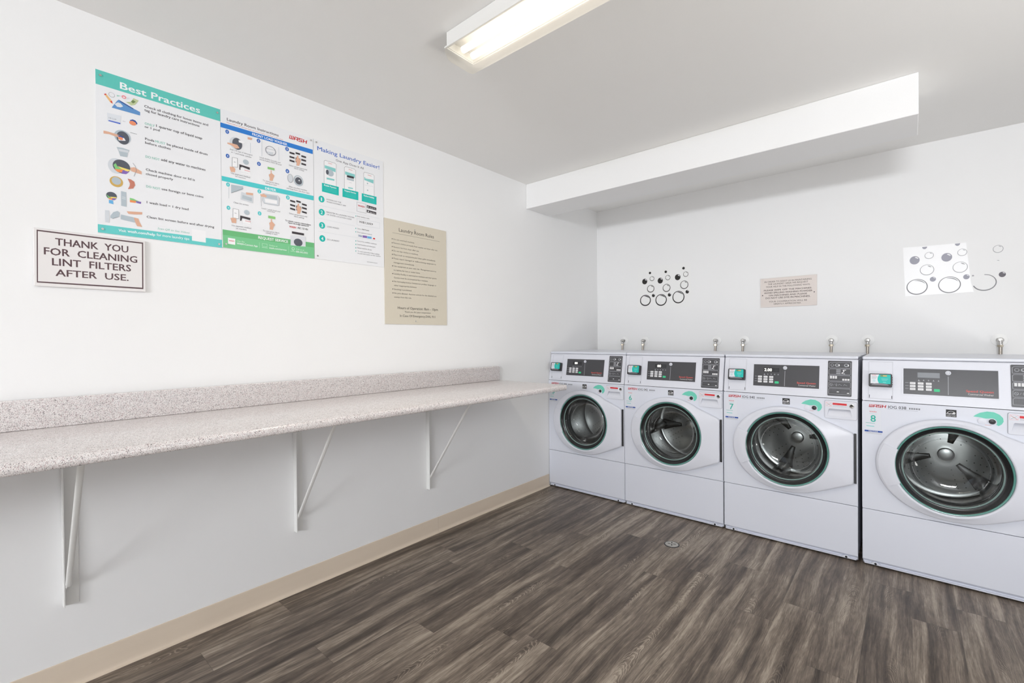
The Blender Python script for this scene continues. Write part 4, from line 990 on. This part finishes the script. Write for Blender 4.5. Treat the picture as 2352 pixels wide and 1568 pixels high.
    for j in range(5):
        u = 0.2255 + 0.0185 * j
        b.poly([(u, cs(0.535)), (u + 0.006, cs(0.535)), (u + 0.003, cs(0.572))], 0.00135, ink('silver'))
        if j == 0: b.poly([(u, cs(0.525)), (u + 0.009, cs(0.525)), (u + 0.009, cs(0.535)), (u, cs(0.535))], 0.00135, ink('silver'))
    for j in range(3): b.stroke([(0.1765, cs(0.482 - 0.067 * j)), (0.1895, cs(0.482 - 0.067 * j))], 0.0018, 0.00135, ink('silver'))
    b.text('Speed Queen', 0.3995, 0.4920, cs(0.330), cs(0.046), 0.00135, ink('redtext'), 0.03); b.text('Commercial Washer', 0.4065, 0.4920, cs(0.268), cs(0.036), 0.00135, ink('wtext'), 0.01)
    dp = b.build('display_panel', root, 0)
    for r_ in range(3):
        for c_ in range(3):
            u0 = 0.1945 + 0.0305 * c_; s1 = cs(0.500 - 0.067 * r_)
            b = MB(CON); b.prism(rrect(u0, s1 - 0.0112, u0 + 0.0215, s1, 0.0012, 2), 0.0012, 0.0026, ink('keywhite'), 0.0005)
            b.stroke([(u0 + 0.004, s1 - 0.0055), (u0 + 0.017, s1 - 0.0055)], 0.0013, 0.00275, ink('gray3')); b.build('key', dp)
    b = MB(CON); b.prism(rrect(0.2850, cs(0.300), 0.3070, cs(0.362), 0.003, 3), 0.0012, 0.0028, ink('startgreen'), 0.0006); b.build('start_key', dp)
    b = MB(CON); b.lathe(0.3375, cs(0.735), [(0.0108, 0.0012), (0.0105, 0.0045), (0.0085, 0.0058), (0.0001, 0.0058)], white_plastic, 28); b.ring(0.3375, cs(0.735), 0.0062, 0.0062, 0.0016, 0.0061, ink('gray3'), 20); b.build('indicator_knob', dp)
    # instruction card
    b = MB(CON); b.prism(rrect(0.5480, cs(0.064), 0.6570, cs(0.960), 0.005), 0.0003, 0.0015, panel_m, 0.0005)
    n = 0.0017; si = ink('silver'); wt = ink('white'); U0, U1 = 0.5535, 0.6515; sp = (0.93 - 0.10) / 5
    for r_ in range(5):
        s0 = 0.10 + sp * (4 - r_) + 0.012; s1 = s0 + sp - 0.024; v0, v1 = cs(s0), cs(s1)
        o = [(U0, v0 + 0.002), (U0 + 0.002, v0), (U1 - 0.002, v0), (U1, v0 + 0.002), (U1, v1 - 0.002), (U1 - 0.002, v1), (U0 + 0.006, v1), (U0, v1 - 0.005)]
        b.stroke(o + [o[0]], 0.0016, n, si); vm = (v0 + v1) / 2; hh = (v1 - v0)
        if r_ == 0:
            b.ring(0.568, vm, 0.008, 0.008, 0.002, n, si, 16); b.ring(0.590, vm, 0.0095, 0.0085, 0.004, n, si, 16); b.disc(0.599, vm, 0.004, 0.006, n, wt, 10); b.stroke([(0.608, vm), (0.618, vm)], 0.002, n, ink('dim')); b.ring(0.632, vm, 0.010, 0.009, 0.004, n, si, 16); b.disc(0.641, vm, 0.003, 0.006, n, wt, 10)
        elif r_ == 1:
            for i in range(2):
                for j in range(3): b.stroke([(0.5885 + 0.010 * i, v0 + hh * (0.2 + 0.3 * j)), (0.5955 + 0.010 * i, v0 + hh * (0.2 + 0.3 * j))], 0.005, n, si)
            b.stroke([(0.612, v0 + hh * 0.25), (0.622, v0 + hh * 0.55), (0.618, v0 + hh * 0.8), (0.630, v0 + hh * 0.85)], 0.0032, n, wt); b.stroke([(0.612, v0 + hh * 0.22), (0.626, v0 + hh * 0.16)], 0.0022, n, wt)
        elif r_ == 2:
            for i in range(3):
                for j in range(3): b.box((0.5585 + 0.0115 * i, v0 + hh * (0.42 + 0.17 * j), n - 0.0003), (0.5675 + 0.0115 * i, v0 + hh * (0.55 + 0.17 * j), n), wt)
            b.stroke([(0.597, v0 + hh * 0.15), (0.612, v0 + hh * 0.8)], 0.0010, n, ink('dim'))
            for i in range(3):
                for j in range(2): b.box((0.615 + 0.0115 * i, v0 + hh * (0.14 + 0.17 * j), n - 0.0003), (0.624 + 0.0115 * i, v0 + hh * (0.27 + 0.17 * j), n), wt)
        elif r_ == 3:
            b.ring(0.5645, vm, 0.0072, 0.0075, 0.0016, n, si, 16); b.stroke([(0.560, vm + 0.004), (0.569, vm - 0.004)], 0.0014, n, si); b.stroke([(0.575, vm - 0.005), (0.580, vm + 0.005)], 0.0010, n, si); b.ring(0.5885, vm, 0.0035, 0.007, 0.0016, n, si, 12)
            for u in (0.601, 0.625): b.stroke([(u - 0.004, vm - 0.004), (u, vm + 0.004), (u + 0.004, vm + 0.001), (u + 0.012, vm - 0.003)], 0.0014, n, si)
        else:
            for i in range(3):
                for j in range(3): b.stroke([(0.558 + 0.0105 * i, v0 + hh * (0.5 + 0.17 * j)), (0.5655 + 0.0105 * i, v0 + hh * (0.5 + 0.17 * j))], 0.0015, n, ink('dim'))
            b.stroke([(0.592, v0 + hh * 0.42), (0.599, v0 + hh * 0.42)], 0.0042, n, wt); b.stroke([(0.612, v0 + hh * 0.52), (0.632, v0 + hh * 0.52)], 0.0016, n, ink('dim')); b.stroke([(0.612, v0 + hh * 0.3), (0.632, v0 + hh * 0.3)], 0.0016, n, ink('dim')); b.stroke([(0.638, v0 + hh * 0.25), (0.645, v0 + hh * 0.25)], 0.0042, n, wt)
    b.build('instruction_card', root, 0)
    # door
    po = door_outline(); N = 160; ang = [2 * math.pi * i / N for i in range(N)]
    ro = [ray_r(po, a) for a in ang]
    # keep the hinge corners crisp
    loops = [('o', 0.0, 0.002), ('o', 0.0, 0.016), ('o', 0.0015, 0.0215), ('o', 0.006, 0.0255), ('o', 0.014, 0.0275), ('m', 0.5, 0.0335), ('h', 0.2245, 0.0385), ('h', 0.2195, 0.0385), ('h', 0.2160, 0.0360), ('h', 0.2140, 0.030), ('h', 0.2140, 0.004)]
    vv = []
    for kd, q, n in loops:
        for a, r0 in zip(ang, ro):
            if kd == 'o': r_ = r0 - q
            elif kd == 'm': r_ = ((r0 - 0.014) * 0.45 + 0.2245 * 0.55)
            else: r_ = q
            vv.append((CU + r_ * math.cos(a), CV + r_ * math.sin(a), n))
    ff = []
    for a in range(len(loops) - 1):
        for i in range(N): ff.append([a * N + i, a * N + (i + 1) % N, (a + 1) * N + (i + 1) % N, (a + 1) * N + i])
    b = MB(FRN); b.add(vv, ff, white_plastic); dr = b.build('door', root, 42)
    # grip on the left of the door
    vv = []; ff = []; ga = [R(159 + 48 * i / 24) for i in range(25)]
    gl = [(0, 0.0095, 0.027), (0, 0.0100, 0.0305), (0, 0.013, 0.0320), (1, 0.5, 0.0385), (2, 0.216, 0.0425), (2, 0.2105, 0.0415), (2, 0.2085, 0.036)]
    for kd, q, n in gl:
        for a in ga:
            r0 = ray_r(po, a); r_ = r0 - q if kd == 0 else ((r0 - 0.013) * 0.5 + 0.216 * 0.5 if kd == 1 else q)
            vv.append((CU + r_ * math.cos(a), CV + r_ * math.sin(a), n))
    m_ = len(ga)
    for a in range(len(gl) - 1):
        for i in range(m_ - 1): ff.append([a * m_ + i, a * m_ + i + 1, (a + 1) * m_ + i + 1, (a + 1) * m_ + i])
    for e_, i in ((0, 0), (1, m_ - 1)):
        ff.append([a * m_ + i for a in range(len(gl))])
    b = MB(FRN); b.add(vv, ff, white_plastic); b.build('door_grip', dr, 35)
    b = MB(FRN); b.lathe(CU, CV, [(0.2138, 0.006), (0.2138, 0.0325), (0.2120, 0.0350), (0.2085, 0.0345), (0.2062, 0.0325), (0.2058, 0.016)], teal_ring, 96); b.build('glass_ring', dr, 50)
    b = MB(FRN); b.lathe(CU, CV, [(0.2056, 0.0320), (0.2015, 0.0295), (0.1960, 0.0210), (0.190, 0.0160), (0.184, 0.0165), (0.180, 0.0120), (0.178, -0.004), (0.184, -0.012), (0.2025, -0.012)], pbr('black_ring', (30, 31, 33), 0.22), 96); b.build('inner_ring', dr, 50)
    b = MB(FRN); b.lathe(CU, CV, [(0.1835, 0.0125), (0.177, 0.0100), (0.168, -0.002), (0.158, -0.035), (0.149, -0.060), (0.138, -0.074), (0.120, -0.082), (0.08, -0.087), (0.04, -0.089), (0.0005, -0.0895)], glass_m, 96); b.build('door_glass', dr, 60)
    b = MB(FRN); b.lathe(CU, CV, [(0.1835, 0.0170), (0.1815, 0.0180), (0.1785, 0.0165), (0.1775, 0.0130)], pbr('glass_rim', (126, 148, 144), 0.12), 96); b.build('glass_rim', dr, 50)
    b = MB(FRN); b.prism(rrect(0.6680, 0.4275, 0.6785, 0.6985, 0.001, 1), 0.0, 0.0085, steel_dark, 0.001)
    for q in range(8): b.box((0.6686, 0.4295 + 0.0336 * q, 0.0086), (0.6780, 0.461 + 0.0336 * q, 0.0098), pbr('hinge_steel', (74, 74, 76), 0.35, metal=0.8))
    b.build('hinge', root)
    # tub gasket and drum
    b = MB(FRN); b.lathe(CU, CV, [(0.2215, 0.001), (0.212, -0.004), (0.206, -0.020), (0.212, -0.034), (0.200, -0.044), (0.186, -0.060), (0.180, -0.072), (0.184, -0.080), (0.238, -0.084)], rubber_m, 80); b.build('gasket', root, 50)
    DC = FRN(CU, CV, -0.40)
    b = MB(lambda u, v, n: (u, -n, v))               # local to the drum axis so each drum can stop at its own angle
    b.lathe(0, 0, [(0.200, 0.312), (0.204, 0.309), (0.212, 0.307), (0.2380, 0.300), (0.2420, 0.285), (0.2420, 0.03), (0.236, 0.012), (0.215, 0.004), (0.150, 0.012), (0.105, 0.020), (0.055, 0.021), (0.036, 0.023), (0.032, 0.034), (0.022, 0.037), (0.0004, 0.037)], steel_m, 96)
    for rr, cnt, nn in ((0.085, 12, 0.0222), (0.115, 18, 0.0190), (0.140, 24, 0.0150), (0.165, 30, 0.0112), (0.19, 36, 0.0085)):
        for i in range(cnt):
            a = 2 * math.pi * i / cnt
            if (math.degrees(a) + 30) % 120 < 26: continue
            b.disc(rr * math.cos(a), rr * math.sin(a), 0.0028, 0.0028, nn, dark_gap, 8)
    for row in range(7):
        for i in range(36):
            a = 2 * math.pi * (i + 0.5 * (row % 2)) / 36; z = 0.07 + 0.03 * row; rr = 0.2412; t_ = 0.003 / rr
            b.add([(rr * math.cos(a + da), rr * math.sin(a + da), z + dz) for da, dz in ((-t_, 0), (0, -0.003), (t_, 0), (0, 0.003))], [[0, 1, 2, 3]], dark_gap)
    dm = b.build('drum', root, 40); dm.location = DC
    for q in range(3):
        a0 = R(-90 + 120 * q); ca, sa = math.cos(a0), math.sin(a0)
        b = MB(lambda u, v, n, ca=ca, sa=sa: (u * ca - v * sa, -n, u * sa + v * ca))
        sec = [(0.2415, -0.052), (0.226, -0.040), (0.200, -0.026), (0.182, -0.016), (0.174, 0.0), (0.182, 0.016), (0.200, 0.026), (0.226, 0.040), (0.2415, 0.052)]
        k = len(sec); vv = []
        for n, sc in ((0.010, 1.0), (0.24, 1.0), (0.268, 0.8), (0.285, 0.35)):
            vv += [(0.2415 + (p[0] - 0.2415) * sc, p[1] * (0.6 + 0.4 * sc), n) for p in sec]
        ff = [[a * k + i, a * k + i + 1, (a + 1) * k + i + 1, (a + 1) * k + i] for a in range(3) for i in range(k - 1)] + [list(range(k)), [3 * k + i for i in range(k)]]
        b.add(vv, ff, steel_m); b.build('drum_baffle', dm, 60)
        b = MB(lambda u, v, n, ca=ca, sa=sa: (u * ca - v * sa, -n, u * sa + v * ca))
        b.prism([(0.066, -0.012), (0.130, -0.022), (0.205, -0.042), (0.205, 0.042), (0.130, 0.022), (0.066, 0.012)], 0.004, 0.030, steel_dark, 0.008, 3); b.build('drum_spoke', dm, 50)
    # detergent drawer
    b = MB(FRN); ou = rrect(0.5365, 0.7705, 0.6800, 0.8685, 0.007); hole = PULL
    b.plate_hole(rrect(0.5352, 0.7692, 0.6813, 0.8698, 0.008), hole, 0.0002, 0.0010, gap_m)  # gray backing plate paints the shade of the gap around the drawer
    b.plate_hole(ou, hole, 0.0012, 0.0038, white_plastic)
    b.add([(0.5475, 0.7860, 0.0030), (0.6610, 0.7860, 0.0030), (0.6525, 0.8215, -0.0155), (0.6490, 0.8240, -0.0165), (0.5590, 0.8240, -0.0165), (0.5555, 0.8215, -0.0155), (0.6490, 0.8240, 0.0010), (0.5590, 0.8240, 0.0010)], [[0, 1, 2, 3, 4, 5], [4, 3, 6, 7]], white_plastic)
    dd = b.build('detergent_drawer', root, 25)
    b = MB(FRN); n = 0.0040
    b.poly([(0.5405, 0.8355), (0.6695, 0.8335), (0.6695, 0.8590), (0.5405, 0.8610)], n, ink('sticker'))
    b.stroke([(0.542, 0.838), (0.568, 0.838), (0.568, 0.860), (0.542, 0.860), (0.542, 0.838)], 0.0010, n + 0.0001, ink('pinkred')); b.stroke([(0.545, 0.856), (0.565, 0.841)], 0.0018, n + 0.0001, ink('copper')); b.stroke([(0.546, 0.842), (0.564, 0.854)], 0.0014, n + 0.0001, ink('gray3'))
    b.poly([(0.5725, 0.8470), (0.6365, 0.8460), (0.6365, 0.8570), (0.5725, 0.8580)], n + 0.0001, ink('red'))
    for q in range(2): b.stroke([(0.574, 0.843 - 0.0045 * q), (0.635, 0.842 - 0.0045 * q)], 0.0010, n + 0.0001, ink('gray3'))
    b.build('warning_label', dd, 0)
    b = MB(FRN); b.lathe(0.6585, 0.8455, [(0.0108, 0.0041), (0.0105, 0.0065), (0.0088, 0.0072), (0.0004, 0.0072)], chrome_m, 24); b.tri([(0.6585 + 0.0086 * math.cos(R(a)), 0.8455 + 0.0086 * math.sin(R(a))) for a in range(-10, 191, 20)], 0.0075, dark_gap); b.build('drawer_lock', dd)
    # energy label, dispenser decal and caps
    b = MB(FRN); n = 0.0005
    b.poly([(0.3280, 0.8285), (0.3655, 0.8285), (0.3655, 0.8640), (0.3280, 0.8640)], n, ink('black'))
    b.ring(0.3470, 0.8410, 0.0165, 0.0165, 0.0016, n + 0.0001, ink('white'), 18, 15, 165)
    b.stroke([(0.3305, 0.8440), (0.336, 0.8465), (0.340, 0.8435), (0.346, 0.8475), (0.352, 0.8450)], 0.0022, n + 0.0001, ink('white'))
    b.tri([(0.3560 + (0.0062 if i % 2 == 0 else 0.0026) * math.sin(R(36 * i)), 0.8470 + (0.0062 if i % 2 == 0 else 0.0026) * math.cos(R(36 * i))) for i in range(10)], n + 0.0002, ink('white'))
    b.stroke([(0.331, 0.8395), (0.3625, 0.8395)], 0.0012, n + 0.0001, ink('white')); b.text('ENERGY STAR', 0.3310, 0.3625, 0.8308, 0.0042, n + 0.0001, ink('white'))
    b.build('efficiency_label', root, 0)
    b = MB(FRN)
    b.tri([(0.423, 0.839), (0.430, 0.8475), (0.445, 0.859), (0.469, 0.8675), (0.492, 0.866), (0.510, 0.856), (0.521, 0.842), (0.523, 0.8255), (0.517, 0.812), (0.507, 0.803), (0.499, 0.808), (0.502, 0.815), (0.5005, 0.826), (0.494, 0.8345), (0.484, 0.837), (0.474, 0.8345), (0.466, 0.8335), (0.458, 0.8345), (0.450, 0.8365), (0.440, 0.838)], 0.0004, ink('mint'))
    b.stroke([(0.462, 0.8035), (0.483, 0.803)], 0.0016, 0.0004, ink('copper')); b.build('dispenser_decal', root, 0)
    b = MB(FRN); b.lathe(0.4525, 0.8195, [(0.0150, 0.0003), (0.0150, 0.0030), (0.0130, 0.0042), (0.0004, 0.0046)], white_plastic, 28); b.build('dispenser_cap', root)
    b = MB(FRN); b.lathe(0.4860, 0.8210, [(0.0150, 0.0003), (0.0150, 0.0030), (0.0125, 0.0036), (0.0115, 0.0010)], white_plastic, 28); b.lathe(0.4860, 0.8210, [(0.0118, 0.0008), (0.0100, 0.0030), (0.0004, 0.0040)], black_m, 24); b.build('dispenser_port', root)
    b = MB(FRN); b.poly([(0.0105, 0.7065), (0.0855, 0.7065), (0.0855, 0.7265), (0.0105, 0.7265)], 0.0004, ink('sticker')); b.poly([(0.0105, 0.7170), (0.0855, 0.7170), (0.0855, 0.7255), (0.0105, 0.7255)], 0.0005, ink('noticeblue')); b.text('NOTICE', 0.028, 0.066, 0.7186, 0.0052, 0.0006, ink('white'), 0.02)
    for q in range(3): b.stroke([(0.014, 0.7142 - 0.0032 * q), (0.082, 0.7142 - 0.0032 * q)], 0.0008, 0.0005, ink('gray3'))
    b.build('notice_label', root, 0)
    return root
def name_plate(root, code, num, lead):
    b = MB(FRN); n = 0.0005
    b.poly([(0.0150, 0.8420), (0.2400, 0.8400), (0.2400, 0.8720), (0.0150, 0.8740)], 0.0003, white_enamel)
    logo(b, 0.0300, 0.1000, 0.8490, 0.0150, n, ink('red'))
    b.text(code, 0.1085, 0.1800, 0.8485, 0.0145, n, ink('black'), 0.012)
    for q in range(14): w = 0.0012 + 0.0012 * ((q * 7) % 3 == 0); u = 0.1915 + 0.0031 * q; b.poly([(u, 0.8505), (u + w, 0.8505), (u + w, 0.8590), (u, 0.8590)], n, ink('dkgray'))
    b.stroke([(0.105, 0.8445), (0.225, 0.8435)], 0.0009, n, ink('gray3')); b.build('machine_label', root, 0)
    b = MB(FRN)
    b.poly([(0.0125, 0.7330), (0.0800, 0.7330), (0.0800, 0.8330), (0.0125, 0.8330)], 0.0003, ink('sticker')); b.stroke([(0.0125, 0.733), (0.08, 0.733), (0.08, 0.833), (0.0125, 0.833), (0.0125, 0.733)], 0.0006, n, ink('lgray2'))
    b.text('WASH', 0.0305, 0.0605, 0.8220, 0.0060, n, ink('red'), 0.02); b.stroke([(0.030, 0.8145), (0.061, 0.8145)], 0.0010, n, ink('teal4'))
    b.text(num, 0.0360, 0.0575, 0.7715, 0.0345, n, ink('tealnum'), 0.02)
    b.stroke([(0.016, 0.7640), (0.054, 0.7635)], 0.0018, n, ink('tealnum')); b.stroke([(0.019, 0.7480), (0.050, 0.7475)], 0.0042, n, ink('teal4'))
    b.build('number_label', root, 0)
    dp = [c for c in root.children if c.name.split('.')[0] == 'display_panel'][0]
    b = MB(CON); b.box((0.2240, cs(0.612), 0.0012), (0.3070, cs(0.728), 0.0018), ink('lcd') if lead is None else pbr('display_black', (46, 46, 50), 0.25)); 
    if lead: b.text(lead, 0.2285 if len(lead) > 3 else 0.2420, 0.2680, cs(0.632), cs(0.075), 0.0020, ink('led'), 0.03)
    b.build('display_screen', dp, 0)
WX = [0.0022, 0.6892, 1.3790, 2.0820]
proto = make_washer()
LAB = ['white front-load washer in the room corner, partly hidden by the end of the counter', 'white front-load washer with number 6 sticker, code IOG 042',
       'white front-load washer with number 7 sticker and 2.00 lit on its display', 'white front-load washer with number 8 sticker, nearest and cut by the right edge']
spin = [R(25), R(-35), R(20), R(75)]
codes = [('IOG 044', '5', '00'), ('IOG 042', '6', '00'), ('IOG 040', '7', '2.00'), ('IOG 038', '8', None)]
machines = [proto] + [copy_tree(proto) for _ in range(3)]
for i, o in enumerate(machines):
    o.location = (WX[i], -0.8047, 0.0)
    tag(o, LAB[i], 'washing machine', 'front-load washers along the back wall')
    [c for c in o.children if c.name.split('.')[0] == 'drum'][0].rotation_euler = (0, spin[i], 0)
    name_plate(o, *codes[i])

# ------------------------------------------------------------------ water valves and hoses above the washers
def make_valve():
    t = empty('water_valve', (0, 0, 0))
    b = MB(FRONT); b.lathe(0, 0.004, [(0.036, 0.0004), (0.0352, 0.0022), (0.028, 0.0042), (0.014, 0.0060), (0.0135, 0.009)], pbr('escutcheon_white', (247, 247, 246), 0.4), 32); b.build('wall_plate', t)
    b = MB(FRONT); b.cyl((0, 0.004, 0.0062), (0, 0, 1), 0.0088, 0.034, chrome_m, 16); b.lathe(0, 0.004, [(0.0004, 0.056), (0.009, 0.055), (0.0145, 0.049), (0.0150, 0.041), (0.0088, 0.038)], chrome_m, 20)
    b.tube([(0, 0.004, 0.043), (0, -0.012, 0.043), (0, -0.024, 0.042)], [0.0095, 0.0105, 0.0100], chrome_m, 14); b.build('spigot', t)
    b = MB(FRONT); b.cyl((0, -0.024, 0.042), (0, -1, 0), 0.0135, 0.012, pbr('brass_nut', (196, 186, 168), 0.3, metal=1.0), 6); b.build('hose_nut', t)
    b = MB(FRONT)
    pts = [(0.0, -0.036, 0.042), (0.0, -0.060, 0.043), (-0.001, -0.09, 0.047), (-0.003, -0.13, 0.055), (-0.004, -0.17, 0.060), (-0.004, -0.22, 0.060)]
    pt2 = []
    for i in range(len(pts) - 1):
        for j in range(6): pt2.append(tuple(Vector(pts[i]).lerp(Vector(pts[i + 1]), j / 6)))
    pt2.append(pts[-1])
    b.tube(pt2, [0.0080 + 0.0005 * (i % 2) for i in range(len(pt2))], hose_m, 12); b.build('braided_hose', t)
    return t
vx = [0.2893, 0.4889, 1.1053, 1.3089, 1.8735, 2.0732, 2.6824]
vlab = ['leftmost steel hose and valve on the back wall, above the corner washer', 'steel hose and valve left of the bubble sticker, above the left end of washer 6', 'steel hose and valve above the right end of washer 6',
        'steel hose and valve above the left end of washer 7, left of the cream sign', 'steel hose and valve above the right end of washer 7, right of the cream sign', 'steel hose and valve above the gap between washers 7 and 8', 'rightmost steel hose and valve on the wall, above washer 8']
vp = make_valve()
for i, x in enumerate(vx):
    o = vp if i == 0 else copy_tree(vp)
    o.location = (x - 0.008, 0.0, 1.1925); o.rotation_euler = (0, 0, 0)
    tag(o, vlab[i], 'water valve', 'washer hose valves on the back wall')
